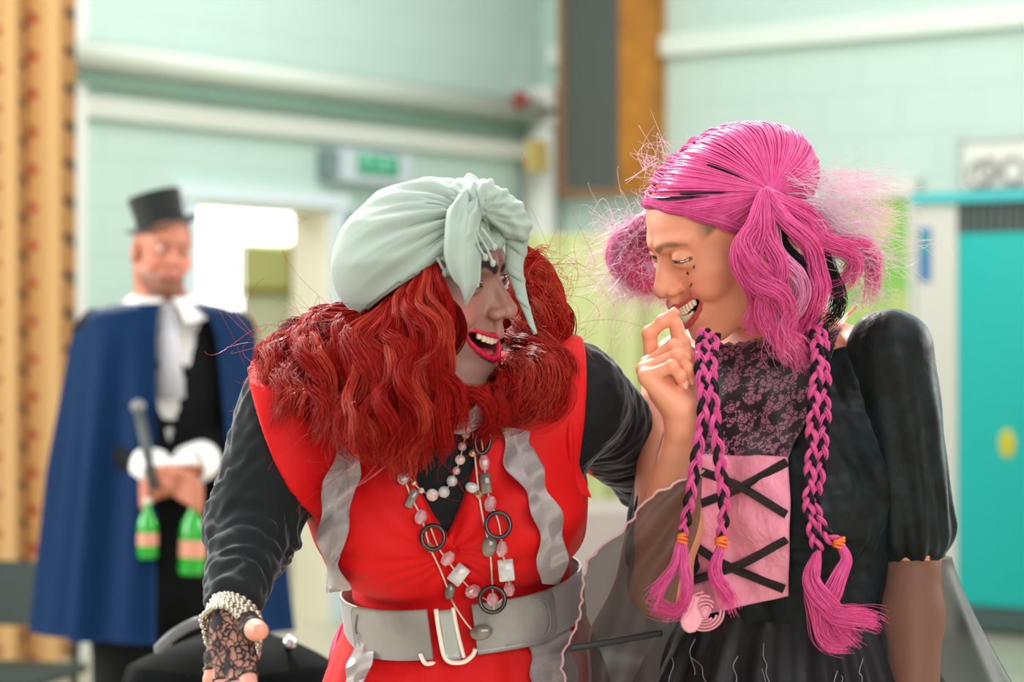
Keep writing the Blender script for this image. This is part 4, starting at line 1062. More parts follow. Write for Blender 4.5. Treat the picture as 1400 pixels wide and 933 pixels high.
frizz(70,lambda r:(P(r.uniform(880,930),r.uniform(195,285),r.uniform(2.82,2.92)),nrm(A(-.7,0,.5)+.6*r.normal(size=3))),.022,3,BACKLITP,'flyaway_hair',curl=1.3)
# far bunch behind her face
BY=2.99
def lockF(pts,per,spread,seed,matr):
    g=np.vstack([wig(knF,.004)[None],wig(knF,.022)[None]+A(-.01,.0,-.005),PA([(x,y,BY+.02*math.sin(seed+i)) for i,(x,y) in enumerate(pts)])]); g=wavy(g,.006,.09,seed,44)
    X,Q=strands([g],per,spread,.00065,.35,seed=seed,wave=(.0025,9,0),fray=.006,len_jit=.2); return mesh_obj('hair_lock',X,Q,matr,wigo)
lockF([(905,290),(880,318),(866,345),(872,375),(892,392)],200,.014,21,PINKH)
lockF([(905,292),(868,306),(848,335),(852,368),(878,388),(900,402)],170,.012,22,MIDP)
lockF([(900,320),(880,350),(868,372),(888,395),(912,408)],150,.012,23,PINKH)
lockF([(905,300),(885,340),(890,380),(905,405),(918,425)],120,.012,24,MIDP)
frizz(700,lambda r:(P(r.uniform(840,905),r.uniform(300,405),r.uniform(2.95,3.03)),nrm(A(-.8,0,-.4)+.8*r.normal(size=3))),.035,5,BACKLITP,'flyaway_hair',curl=1.0)
# braids with tied tails
BAND=mat('orange_band',srgb(226,110,40),.5)
def plait(pts,wid,turns,seed,tail,tie=None,black=2):
    cs=braid(PA(pts),wid,n=int(40*turns),turns=turns)
    b=MB(); b.sphere(PA(pts)[0],(.004,.004,.004)); par=b.obj('braid',PINKH,wigo)
    for k,c in enumerate(cs):
        X,Q=strands([c],34,wid*.72,.0008,.9,seed=seed*7+k,len_jit=.02,root_spread=wid*.72); mesh_obj('braid_strand',X,Q,BLKH if k==black else PINKH,par)
    e=P(*pts[-1])
    if tie: 
        m=MB(); 
        for k in range(4):
            th=np.linspace(0,6.28,18)[:-1]; m.tube([e+A(.0058*math.cos(t),.0058*math.sin(t),.004-.003*k+.002*math.cos(t+k)) for t in th],.0019,6,closed=True)
        m.obj('hair_tie',BAND,par)
    for i,(tp,per,sp) in enumerate(tail):
        g=wavy(PA(tp),.003,.07,seed+i,40); X,Q=strands([g],per,sp,.0006,.3,seed=seed*3+i,wave=(.002,8,0),fray=.005,root_spread=.004,len_jit=.2); mesh_obj('braid_tail',X,Q,PINKH,par)
plait([(962,452,2.765),(958,500,2.70),(962,560,2.675),(950,640,2.665),(940,700,2.675),(932,735,2.69)],.0046,5.5,1,[([(932,735,2.69),(936,770,2.685),(940,800,2.68),(925,832,2.68),(902,834,2.68),(886,826,2.68)],130,.007),([(930,738,2.69),(920,770,2.685),(908,800,2.68),(890,826,2.68)],80,.005)],True)
plait([(976,458,2.765),(972,500,2.70),(976,560,2.675),(984,630,2.665),(990,690,2.675),(986,740,2.69)],.0046,5.5,2,[([(986,742,2.69),(980,775,2.685),(986,805,2.68),(1002,836,2.68)],170,.009)],True)
plait([(1110,440,2.775),(1118,490,2.745),(1112,560,2.735),(1108,640,2.735),(1106,700,2.74),(1118,755,2.745)],.0048,6.5,3,[([(1118,755,2.745),(1110,785,2.73),(1122,820,2.72),(1145,850,2.72),(1172,878,2.72)],240,.014),([(1118,760,2.745),(1112,800,2.735),(1118,845,2.725),(1136,876,2.72),(1160,882,2.72)],220,.013)],False)
plait([(1122,444,2.775),(1126,490,2.755),(1128,560,2.745),(1122,640,2.745),(1114,690,2.745),(1128,728,2.745),(1147,743,2.745)],.0048,6.5,4,[([(1148,744,2.745),(1158,768,2.735),(1140,800,2.725),(1135,830,2.72),(1165,845,2.715),(1205,856,2.715)],240,.012)],True)
# ================================================================ the woman in the red dress
hr=Head(P(583,371,2.80),Rypr(-116,-8,8),.975,op=.0130,eye=.0028,smile=.9,mw=.034,nose=1.0,curl=15,sk=.84,ears=False,lipk=.72)
rz_=nrm(A(-.06,-.47,.88)); RW=P(603,552,2.82)-.31*rz_; bc=P(630,822,2.925); rx_=nrm(A(1,.06,0)-rz_*(A(1,.06,0)@rz_)); ry_=np.cross(rz_,rx_)   # y points away from the camera
ry_=-ry_ if ry_[1]>0 else ry_
RR=np.stack([rx_,ry_,rz_],1)
def Rl(Q): return (Q-RW)@RR
def Rw_(x,y,z): return RW+RR@A(x,y,z)
rA=P(398,560,2.81); rE=P(345,722,2.76); rWr=P(318,830,2.625)
rB=P(782,538,2.87); rF=P(893,645,3.11); rG=P(1080,655,3.16)
def red_torso(Q,pad=0.0,arms=True):
    q=Rl(Q); a=np.abs(q[:,0]); qa=np.stack([a,q[:,1],q[:,2]],1)
    d=ell(q,(0,.0,.215),(.158,.105,.130))
    d=su(d,ell(qa,(.074,.075,.200),(.070,.064,.062)),.035)
    d=su(d,cap(qa,(.05,-.005,.298),(.165,-.005,.285),.044,.048),.05)
    d=su(d,ell(Q,bc+A(0,0,.02),(.120,.098,.12)),.04)
    d=su(d,cap(Q,bc-A(0,-.01,.06),P(640,1000,3.0),.095,.145),.04)
    if arms:
        d=su(d,cap(Q,rA,rA*.4+rE*.6,.050,.044),.03); d=su(d,cap(Q,rB,rB*.4+rF*.6,.050,.044),.03)
    return d-pad
RH=rWr[1]
fing=[([P(337,902,RH-.040),P(341,940,RH-.062),P(332,975,RH-.060),P(326,1000,RH-.05)],[.0098,.0088,.0078,.006]),
      ([P(322,908,RH-.036),P(322,952,RH-.058),P(314,990,RH-.055),P(308,1016,RH-.045)],[.0098,.0088,.0078,.006]),
      ([P(306,907,RH-.028),P(303,948,RH-.046),P(298,982,RH-.043),P(294,1006,RH-.035)],[.0094,.0084,.0074,.0058]),
      ([P(293,899,RH-.018),P(287,930,RH-.030),P(284,958,RH-.028),P(282,978,RH-.02)],[.0084,.0072,.0064,.0052]),
      ([P(326,846,RH-.008),P(341,858,RH-.036),P(350,862,RH-.062),P(355,863,RH-.082)],[.0150,.0125,.0112,.0095])]
def red_hand(Q):
    d=cap(Q,rWr,P(318,850,RH-.012),.0215,.022)
    for pts,rs in fing[:4]: d=su(d,cap(Q,P(318,848,RH-.012),pts[0],.0165,.0102),.012)
    for pts,rs in fing: d=su(d,chain(Q,pts,rs,.003),.006)
    return d
def red_skin(Q):
    d=red_torso(Q,0)
    d=su(d,cap(Q,Rw_(0,-.005,.33),hr.w((0,-.025,-.06)),.058,.052),.03)
    d=su(d,chain(Q,[rA,rE,rWr],[.044,.034,.022],.02),.02); d=su(d,chain(Q,[rB,rF,rG],[.044,.034,.024],.02),.02)
    d=su(d,cap(Q,rG,rG+A(.09,.0,-.01),.022,.018),.02)
    for i in range(4):
        k=rG+A(.085,0,.026-.018*i); d=su(d,chain(Q,[k,k+A(.04,-.008,.004),k+A(.07,-.022,.002)],[.0095,.0082,.0065],.004),.006)
    d=su(d,chain(Q,[rG+A(.03,0,.02),rG+A(.055,-.005,.05),rG+A(.085,-.012,.062)],[.012,.0105,.008],.004),.01)
    for s_ in (-1,1):
        hpp=P(640+95*s_,1000,3.0); kn=A(hpp[0],2.98,.50); an=A(hpp[0],3.06,.09)
        d=su(d,chain(Q,[hpp,kn,an],[.090,.058,.040],.03),.05); d=su(d,foot_f(Q,an,A(.1*s_,-1,0)),.02)
    d=su(d,hr.f(Q),.02); return su(d,red_hand(Q),.01)
RSK=srgb(160,116,104); HSK=srgb(222,158,136)
def red_col(Q):
    def ex(q,C,put):
        a=np.abs(q[:,0])
        put(np.exp(-((a-.032)**2/.019**2+(q[:,2]-.006)**2/.013**2))*.62*(q[:,1]>.04),srgb(70,46,56))       # smoky eye shadow
        put(np.exp(-((a-.040)**2/.012**2+(q[:,2]-.014)**2/.006**2))*.35*(q[:,1]>.04),srgb(60,70,78))
        put(np.exp(-((a-.05)**2/.01**2+(q[:,2]+.055)**2/.02**2))*.20*(q[:,1]>.02),srgb(120,84,84))
        bb=chain(np.stack([a,q[:,1],q[:,2]],1),[(.009,.0985,.015),(.027,.096,.0245),(.048,.076,.021)],[.0042,.0036,.0014],.002)
        put(np.clip((.0028-bb)/.0016,0,1)*(q[:,1]>.04),(.02,.014,.014)); return C
    C=hr.color(Q,RSK,srgb(206,16,62),srgb(30,20,20),blush=srgb(210,128,118),extra=ex)
    near=np.linalg.norm(Q-rWr,axis=1)<.3; C[near]=HSK
    for pts,rs in fing:
        w=np.exp(-((np.linalg.norm(Q-pts[-1],axis=1))/.016)**2)[:,None]*.5; C=C*(1-w)+A(*srgb(232,130,96))*w
    return C
rroot=thing('person','woman in a red dress and pale green turban leaning forward with a wide open laugh','person',(RW[0],RW[1],0))
hc=hr.c
X,Q=surf_multi(red_skin,(-.42,2.30,-.02),(.52,3.40,1.66),.0085,[(hc-.15,hc+.15,.0015),(P(270,1030,RH)-A(0,.13,0),P(370,800,RH)+A(.012,.05,0),.0015)])
rbody=mesh_obj('body',X,Q,skinmat('powdered_skin'),rroot,col=red_col(X))
hr.eyes(rbody,(.06,.035,.02)); hr.teeth(rbody,True,False,8,1.12)
m=MB(); m.sphere(hr.w((0,.072,hr.mz-.010)),(.018,.022,.006),16,10,hr.R); m.obj('tongue',mat('tongue',srgb(190,70,80),.35),rbody)
m=MB(); p=fing[4][0]; dn=nrm(p[-1]-p[-2]); out=nrm(A(.1,-.3,1)-dn*(A(.1,-.3,1)@dn)); m.sphere(p[-1]+out*.0068,(.0058,.0075,.0024),12,8,np.stack([np.cross(dn,out),dn,out],1)); m.obj('fingernail',NAIL,rbody)
# ---- black long sleeved top
BJ=mat('black_jersey',srgb(24,27,29),.8,spec=.2,sheen=.5,sheen_tint=(.5,.55,.6),bump=(300,.15,.001))
def top_f(Q):
    d=red_torso(Q,.004); w=.0016*wob(Q,22,3)
    def arm(a,b,c,r):
        n=0
        L=nrm(c-a); t=Q@L
        rip=.0022*np.sin(t*230+4*wob(Q,9,2))*np.clip(1.2-np.linalg.norm(Q-b,axis=1)/.17,0,1)+.0016*np.sin(t*120+5*wob(Q,7,1))
        return chain(Q,[a,b,c],r,.03)-rip*.9
    d=su(d,arm(rA,rE,rWr+A(0,.012,.006),[.055,.049,.033]),.03); d=su(d,arm(rB,rF,rG,[.054,.047,.036]),.03)
    nk=Rl(Q); d=np.maximum(d,(nk[:,2]-.385)); d=np.maximum(d,1.03-Q[:,2]-.1*(nk[:,0]<-.17)); 
    return d-w
X,Q=clean(*surf(top_f,(-.44,2.5,.90),(.52,3.30,1.48),.0042)); topo=mesh_obj('black_top',X,Q,BJ,rroot)
# ---- red dress
RED=mat('red_jersey',srgb(206,6,12),.66,spec=.3,sheen=.04,bump=(220,.12,.001)); 
vA=Rl(hit(lambda Q:red_torso(Q,.012),[(612,737)])); vL=Rl(hit(lambda Q:red_torso(Q,.012),[(545,612)])); vR=Rl(hit(lambda Q:red_torso(Q,.012),[(662,600)]))
aL0,aL1,aR0,aR1=[Rl(P(*k)[None]) for k in ((356,532,2.80),(432,694,2.80),(797,490,2.84),(787,640,2.82))]
def dress_o(Q):
    q=Rl(Q); d=red_torso(Q,.0105); d=su(d,cap(Q,rA,rA*.6+rE*.4,.066,.060),.03); d=su(d,cap(Q,rB,rB*.93+rF*.07,.057,.055),.03)
    # soft gathers that run from the shoulders to the point of the V, and the blouse above the belt
    an=np.arctan2(q[:,0]-vA[0,0],q[:,2]-vA[0,2]+.02)
    d=d-.0022*(1+np.sin(an*15+2*wob(Q,5,1)))*np.clip(1-np.abs(q[:,2]-.22)/.14,0,1)-.0014*(1+wob(Q,11,2))
    bl=ell(q,(-.058,.056,.150),(.086,.062,.040)); br=ell(q,(.070,.052,.155),(.078,.058,.040)); d=su(d,np.minimum(bl,br),.035)
    return d
def dress_f(Q):
    q=Rl(Q); d=dress_o(Q)
    t=np.clip((q[:,2]-vA[0,2])/(vL[0,2]-vA[0,2]),0,3); xl=vA[0,0]+(vL[0,0]-vA[0,0])*t**1.0; t2=np.clip((q[:,2]-vA[0,2])/(vR[0,2]-vA[0,2]),0,3); xr=vA[0,0]+(vR[0,0]-vA[0,0])*t2
    v=np.maximum(np.maximum(xl-q[:,0],q[:,0]-xr),np.maximum(vA[0,2]-q[:,2],-q[:,1]))*.8
    d=smx(d,-v,.004)
    xa=aL0[0,0]+(aL1[0,0]-aL0[0,0])*(q[:,2]-aL0[0,2])/(aL1[0,2]-aL0[0,2]); xb=aR0[0,0]+(aR1[0,0]-aR0[0,0])*(q[:,2]-aR0[0,2])/(aR1[0,2]-aR0[0,2])
    xa=np.where(q[:,2]<aL1[0,2],aL1[0,0]-(aL1[0,2]-q[:,2])*.7,xa); xb=np.where(q[:,2]<aR1[0,2],aR1[0,0]+(aR1[0,2]-q[:,2])*.35,xb)
    d=smx(d,np.maximum(xa-q[:,0],q[:,0]-xb)*.4,.003)
    return np.maximum(d,np.maximum(bc[2]-.055-Q[:,2],q[:,2]-.372))
X,Q=clean(*surf(dress_f,(-.36,2.5,.95),(.16,3.25,1.48),.0034)); dr=mesh_obj('red_bodice',X,Q,RED,rroot)
# shoulder flange on her raised arm's side: a gathered cap with a free point
G=[]
for i,u in enumerate(np.linspace(0,1,26)):
    a_=spline(PA([(752,478,2.83),(770,560,2.79),(772,640,2.80),(764,690,2.83)]),26)[i]; b_=spline(PA([(796,488,2.85),(788,570,2.80),(788,630,2.79),(808,676,2.80)]),26)[i]
    G.append([a_+(b_-a_)*v+A(0,-.016*math.sin(3.14*min(1,v*.9+.1))-.004*math.sin(u*14),.004*math.sin(v*9+u*8)) for v in np.linspace(0,1,12)])
sheet('shoulder_flange',np.array(G)[:,::-1],RED,dr,.0018)
m=MB()
for k in range(7):
    m.tube(spline(PA([(738+k*5,484+k*1.2,2.82),(760+k*4,482+k*5,2.80),(792-k*1.0,496+k*6,2.82)]),16),[.001]+[.0042]*14+[.001],7)
m.obj('gathered_seam',RED,dr)
# skirt
def rskirt(n=260,nv=30):
    th=np.linspace(0,6.283,n); G=np.zeros((n,nv,3)); c0=bc+A(.0,.01,0)
    for j,v in enumerate(np.linspace(0,1,nv)):
        r=.136+.065*min(1,v*3)**.8; w=.009*min(1,v*3)*(np.sin(13*th+.8+v)+.6*np.sin(23*th+2*v)); z=bc[2]-.01+.018*np.cos(th)*(1-v)+.012*np.sin(th)*(1-v)-.62*v
        G[:,j]=np.stack([c0[0]+(r+w)*np.cos(th),c0[1]+(r+w)*np.sin(th)*.76,z+0*th],1)
    G[-1]=G[0]; return G
G=rskirt(); sheet('red_skirt',G,RED,dr,.002)
m=MB(); G2=[]
for i,v in enumerate(np.linspace(0,1,24)):
    a_=spline(PA([(478,838,2.95),(468,880,2.93),(470,950,2.92)]),24)[i]; b_=spline(PA([(476,835,2.97),(452,885,2.96),(446,950,2.97)]),24)[i]
    G2.append([a_+(b_-a_)*u+A(0,-.004*math.sin(u*9+v*5),0) for u in np.linspace(0,1,10)])
sheet('pink_lining',np.array(G2)[:,::-1],mat('fuchsia_lining',srgb(226,24,90),.5),dr,.001)
# silver ruffles
SLV=mat('silver_lurex',srgb(158,152,154),.48,metal=.35,sheen=.4); nt=SLV.node_tree; b=nt.nodes['Principled BSDF']
u=nt.nodes.new('ShaderNodeUVMap'); v1=nt.nodes.new('ShaderNodeTexVoronoi'); v1.inputs['Scale'].default_value=520; nt.links.new(u.outputs[0],v1.inputs['Vector'])
sp_=mth('LESS_THAN',v1.outputs['Distance'],.16); wv=nt.nodes.new('ShaderNodeTexWave'); wv.inputs['Scale'].default_value=260; wv.inputs['Distortion'].default_value=2.5; nt.links.new(u.outputs[0],wv.inputs['Vector'])
nt.links.new(mixc(sp_,mixc(wv.outputs['Fac'],srgb(160,150,150),srgb(186,176,176)),srgb(236,234,236)),b.inputs['Base Color'])
bp=nt.nodes.new('ShaderNodeBump'); bp.inputs['Strength'].default_value=.5; bp.inputs['Distance'].default_value=.0012; nt.links.new(wv.outputs['Fac'],bp.inputs['Height']); nt.links.new(bp.outputs[0],b.inputs['Normal'])
def ruffle(pl_,pr_,nfold,amp,seed,surf_=None,Y=None,off=.008,n=110,mcols=18):
    L_=spline(np.array([(*p,0) for p in pl_],float),n)[:,:2]; R_=spline(np.array([(*p,0) for p in pr_],float),n)[:,:2]
    uu=np.linspace(0,1,mcols)[None,:,None]; G=(L_[:,None]*(1-uu)+R_[:,None]*uu)
    fs=surf_ or (lambda Q: dress_o(Q)); X=hit(fs,G.reshape(-1,2),1.8,off).reshape(n,mcols,3)
    for _ in range(4): Z=X.copy(); Z[1:-1,1:-1]=(X[:-2,1:-1]+X[2:,1:-1]+X[1:-1,:-2]+X[1:-1,2:]+X[1:-1,1:-1]*2)/6; X=Z
    t=np.linspace(0,1,n)[:,None]; v=np.linspace(0,1,mcols)[None,:]
    w=amp*(np.sin(t*nfold*6.28+seed+2.2*v+.8*np.sin(t*9+seed))*(.15+.85*np.abs(v-.45)*1.8)+.35*np.sin(t*nfold*13+seed*3+v*4)*v)
    X=X+A(0,-1,.15)*(w+amp*.7)[:,:,None]+A(1,0,0)*(.22*amp*np.sin(t*nfold*6.28+seed+1.3)*(v-.5)*2)[:,:,None]; return X
ruf=[([(462,585),(452,640),(438,700),(440,760),(452,812)],[(496,575),(492,640),(478,710),(466,770),(478,808)],3.0,.015,.4),
     ([(684,585),(694,640),(726,690),(736,745),(738,800)],[(724,590),(738,640),(760,690),(774,745),(768,800)],3.2,.016,1.7)]
for i,(a_,b_,nf,am,sd) in enumerate(ruf): sheet('silver_ruffle',ruffle(a_,b_,nf,am,sd),SLV,dr,.0012)
skf=lambda Q: (np.sqrt((Q[:,0]-bc[0])**2+((Q[:,1]-bc[1]-.01)/.76)**2)-(.136+.065*np.clip((bc[2]-.01-Q[:,2])/.62*3,0,1)**.8))*.7
for a_,b_,nf,am,sd in (([(488,868),(478,900),(466,950)],[(522,872),(508,905),(494,950)],1.8,.009,.9),([(722,842),(724,890),(730,950)],[(776,838),(782,885),(792,950)],2.2,.011,2.6)):
    sheet('silver_ruffle',ruffle(a_,b_,nf,am,sd,skf,off=.006,n=60),SLV,dr,.0012)
# grey knitted collar
m=MB(); c=[(612,586,2.70),(630,588,2.69),(648,582,2.69),(660,568,2.70)]
for k in range(4): m.tube(spline(PA([(x,y-6*k,Y+.004*k) for x,y,Y in c]),24),[.003]+[.0048]*22+[.003],10)
m.obj('knitted_collar',SLV,rroot)
# ---- belt
ELA=mat('grey_elastic',srgb(150,148,146),.6,sheen=.3,bump=(500,.3,.001)); LEA=mat('grey_leather',srgb(104,102,100),.30,mix=(9,srgb(150,146,142),.4,.65),bump=(60,.25,.002)); WHB=mat('ivory_enamel',srgb(232,224,208),.3,coat=.3)
bR=rot((0,1,0),math.radians(-7))@rot((1,0,0),math.radians(9))
def beltp(th,z,r=0.0):
    d=bR@A(math.sin(th),-math.cos(th)*.8,0); o=bc+bR@A(0,0,z); d=nrm(d); t=np.linspace(.08,.24,161); f=red_torso(o+t[:,None]*d,.0)
    k=np.argmax(f>.024); return o+d*(t[k]+r)
_bt={}
def _smooth_belt():
    global beltp; raw=beltp; T=np.linspace(-math.pi,math.pi,73)[:-1]
    R0=np.array([[np.linalg.norm(raw(a,z)-(bc+bR@A(0,0,z))) for z in (-.03,0,.03)] for a in T]).max(1)
    for _ in range(4): R0=np.maximum(R0,.25*np.roll(R0,1)+.5*R0+.25*np.roll(R0,-1))
    def f(th,z,r=0.0):
        a=(th+math.pi)%(2*math.pi); i=a/(2*math.pi)*72; k=int(i)%72; u=i-int(i); rr=R0[k]*(1-u)+R0[(k+1)%72]*u
        return bc+bR@A(0,0,z)+nrm(bR@A(math.sin(th),-math.cos(th)*.8,0))*(rr+r)
    beltp=f
_smooth_belt()
def belt_strip(name,t0,t1,z0,z1,matr,par,r=0,thick=.003,n=60,rnd=(False,False)):
    G=[]
    for i,t in enumerate(np.linspace(t0,t1,n)):
        k=1.0
        for e,on in ((0,rnd[0]),(1,rnd[1])):
            if on: 
                s_=(i/(n-1)) if e==0 else 1-(i/(n-1)); s_=min(1,s_/.16); k=min(k,.62+.38*math.sqrt(1-(1-s_)**2))
        zm=(z0+z1)/2; h=(z1-z0)/2*k
        G.append([beltp(t,zm+h*v,r) for v in np.linspace(-1,1,10)])
    return sheet(name,np.array(G)[:,::-1],matr,par,thick)
t=-.30
belt=belt_strip('belt',.10,2*math.pi-.28,-.029,.027,ELA,rroot)
belt_strip('leather_tab',-1.0,-.22,-.031,.029,LEA,belt,.004,.003,rnd=(True,False)); belt_strip('leather_tab',.10,.74,-.031,.029,LEA,belt,.004,.003,rnd=(False,True))
for sx in (0,1):
    g=[beltp(t_,z,.0082) for t_,z in ([(-.88,.02),(-.94,.0),(-.88,-.022)] if sx==0 else [(.3,.023),(.58,.022),(.66,.0),(.58,-.024),(.3,-.025)])]; m=MB(); m.tube(spline(g,30),.0011,6); m.obj('stitched_edge',LEA,belt)
m=MB(); g=[beltp(t_,z,.012) for t_,z in ((-.145,.030),(-.142,-.0),(-.12,-.030),(-.02,-.036),(.055,-.030),(.085,-.022))]; m.tube(spline(g,40),.0048,10,flat=.6,up=(0,-1,0)); g=[beltp(t_,z,.012) for t_,z in ((-.03,.030),(-.02,.0),(.0,-.03))]; m.tube(spline(g,20),.0042,10,flat=.6,up=(0,-1,0))
g=[beltp(t_,z,.010) for t_,z in ((-.30,-.022),(-.27,-.034),(-.20,-.034))]; m.tube(spline(g,16),[.0046]*14+[.003,.0015],10,flat=.6,up=(0,-1,0)); m.obj('ivory_buckle',WHB,belt)
G=[[beltp(-.13+.10*u+.012*(1-v),-.032+.060*v,.0105) for v in np.linspace(0,1,8)] for u in np.linspace(0,1,8)]; sheet('buckle_plate',np.array(G)[:,::-1],mat('brushed_steel',srgb(168,172,170),.4,.5),belt,.002)
# ---- necklaces
CRY=mat('rose_crystal',srgb(244,190,196),.06,trans=.55,ior=1.55,spec=.8,coat=.5); CLR=mat('clear_crystal',srgb(236,230,232),.05,trans=.5,coat=.5); SHE=mat('shell_bead',srgb(206,204,198),.25,coat=.4,mix=(60,srgb(170,168,172),.4,.6)); SMO=mat('smoky_bead',srgb(92,86,80),.18,coat=.5,mix=(50,srgb(130,120,110),.4,.6)); GLD=mat('gold_bead',srgb(206,168,132),.28,.7); BRG=mat('black_ring',srgb(30,24,24),.25,coat=.3); CORD=mat('pale_cord',srgb(214,196,180),.5); PRL=mat('pearl_bead',srgb(222,214,206),.25,coat=.5,mix=(80,srgb(206,170,160),.4,.6))
nf_=lambda Q: np.minimum(np.minimum(top_f(Q),dress_f(Q)),np.maximum(red_torso(Q,.030),np.abs(((Q-bc)@bR)[:,2])-.03))
def npt(x,y,off=.007): return hit(nf_,[(x,y)],1.8,off)[0]
def ngrid(l,off,n=40): return hit(nf_,spline(np.array([(*p,0) for p in l],float),n)[:,:2],1.8,off)
long_n=mesh_obj('long_necklace',*tube_geo(ngrid([(551,650),(563,682),(576,708),(588,749),(600,775),(610,800),(618,822),(632,845),(646,862),(660,870),(676,868),(676,840),(673,812)],.0035,90),.0011,6),CORD,rroot)
m=MB(); m.tube(ngrid([(646,585),(650,630),(655,677),(661,712),(667,738),(671,765),(673,795),(674,820)],.0035,60),.0012,6); m.tube(ngrid([(588,720),(600,750),(613,768),(629,790),(648,810),(668,822)],.004,40),.0009,6); m.tube(ngrid([(658,600),(662,632),(664,662),(672,690),(682,716),(687,752),(692,782),(696,808),(680,826)],.004,50),.0009,6); m.obj('cord',CORD,long_n)
def faceted(r,h,n=7):
    return [(0,-h),(r*.55,-h*.92),(r,-h*.3),(r,h*.3),(r*.55,h*.92),(0,h)],n
def bead(kind,x,y,sx,sy,ang,matr,name):
    c=npt(x,y,.0035+min(sx,sy)*.0004); s=.00085; a=math.radians(ang); R=rot((0,1,0),-a); m=MB()
    if kind=='facet': p,n=faceted(sx*s,sy*s); m.lathe(p,c,n,R); return m.obj(name,matr,long_n,False)
    if kind=='oval': m.sphere(c,(sx*s,min(sx,sy)*s*.6,sy*s),20,12,R)
    if kind=='slab': m.box(c,(2*sx*s,.0045,2*sy*s),R,.0012)
    if kind=='bicone': p=[(0,-sy*s),(sx*s,0),(0,sy*s)]; m.lathe(p,c,8,R); return m.obj(name,matr,long_n,False)
    if kind=='ring': 
        th=np.linspace(0,6.283,37)[:-1]; m.tube([c+R@A(sx*s*math.cos(t),-.002+.0012*math.sin(t),sy*s*math.sin(t)) for t in th],.0026,10,closed=True)
    return m.obj(name,matr,long_n)
B_=[('facet',551,655,8,8,30,CLR,'crystal_bead'),('slab',563,682,5.5,13,-25,SMO,'shell_slab'),('facet',575,707,8,10,-20,CRY,'crystal_bead'),('ring',592,735,15,16,0,BRG,'black_ring'),('bicone',588,749,8,7,0,GLD,'gold_bead'),('facet',612,764,8,11,-40,CRY,'crystal_bead'),
 ('slab',627,786,10,14,-38,SHE,'shell_slab'),('facet',646,809,11,9,25,CRY,'crystal_bead'),('ring',673,820,17,17,0,BRG,'black_ring'),('facet',673,820,8,9,0,CRY,'crystal_bead'),
 ('ring',660,602,10,18,-8,BRG,'black_ring'),('oval',647,620,6.5,5.5,0,GLD,'gold_bead'),('facet',662,633,7,11,5,CRY,'crystal_bead'),('slab',664,661,7,14,6,SMO,'shell_slab'),('oval',645,667,9,7,-25,SHE,'shell_pebble'),('bicone',655,677,6.5,7,0,GLD,'gold_bead'),
 ('facet',670,689,8,11,-10,CRY,'crystal_bead'),('ring',681,718,16,16.5,0,BRG,'black_ring'),('oval',669,747,10,15,-8,SMO,'smoky_oval'),('facet',686,751,7.5,11,-5,CRY,'crystal_bead'),('slab',692,780,10.5,15,6,SHE,'shell_slab'),('facet',696,806,7.5,10,10,CRY,'crystal_bead'),
 ('oval',615,809,7,12,-12,SMO,'smoky_oval'),('oval',658,865,16,10.5,12,SMO,'smoky_oval')]
for a_ in B_: bead(*a_)
short_n=mesh_obj('short_necklace',*tube_geo(ngrid([(640,584),(633,610),(628,632),(620,652),(608,672),(592,677),(576,671),(562,656),(550,640)],.004,60),.0009,6),mat('silver_chain',srgb(190,180,170),.35,.7),rroot)
for k,(x,y,r,mm) in enumerate([(637,594,6,PRL),(632,611,6,CRY),(629,629,7,PRL),(624,644,5.5,CRY),(618,658,7.5,SHE),(607,673,8,SHE),(591,677,8.5,PRL),(576,671,4,PRL),(566,661,4,GLD)]):
    c=npt(x,y,.005); m=MB(); m.sphere(c,(r*.00085,r*.0006,r*.00085),18,12); m.obj('round_bead',mm,short_n)
# ---- lace glove and bead bracelet
GL=mat('black_lace',(.012,.012,.014),.7); nt=GL.node_tree; b=nt.nodes['Principled BSDF']; tc=nt.nodes.new('ShaderNodeTexCoord'); nz=nt.nodes.new('ShaderNodeTexNoise'); nz.inputs['Scale'].default_value=55; nt.links.new(tc.outputs['Object'],nz.inputs['Vector'])
ad=nt.nodes.new('ShaderNodeVectorMath'); ad.operation='MULTIPLY_ADD'; nt.links.new(nz.outputs['Color'],ad.inputs[0]); ad.inputs[1].default_value=(.02,.02,.02); nt.links.new(tc.outputs['Object'],ad.inputs[2])
v1=nt.nodes.new('ShaderNodeTexVoronoi'); v1.feature='DISTANCE_TO_EDGE'; v1.inputs['Scale'].default_value=130; nt.links.new(ad.outputs[0],v1.inputs['Vector']); n3=nt.nodes.new('ShaderNodeTexNoise'); n3.inputs['Scale'].default_value=45; nt.links.new(tc.outputs['Object'],n3.inputs['Vector'])
nt.links.new(mth('MAXIMUM',mth('MAXIMUM',mth('LESS_THAN',v1.outputs['Distance'],.10),mth('GREATER_THAN',n3.outputs['Fac'],.60)),.22),b.inputs['Alpha'])
def glove_f(Q):
    d=red_hand(Q)-.0011; 
    for i,(pts,rs) in enumerate(fing):
        k=.62 if i<4 else 1.55; e=pts[0]+(pts[1]-pts[0])*k if i<4 else pts[1]+(pts[2]-pts[1])*.75; ax=nrm(pts[1]-pts[0]) if i<4 else nrm(pts[2]-pts[1]); 
        sel=np.linalg.norm(Q-pts[3],axis=1)<np.linalg.norm(Q-pts[0],axis=1)+.0
        d=np.maximum(d,np.where(np.linalg.norm(Q-e,axis=1)<.05,np.where(((Q-e)@ax>-.03),np.where(np.linalg.norm(np.cross(Q-e,ax),axis=1)<.014,(Q-e)@ax,-1),-1),-1))
    return np.maximum(d,.0-(np.linalg.norm(Q-P(318,1060,RH),axis=1)-.0)) if False else d
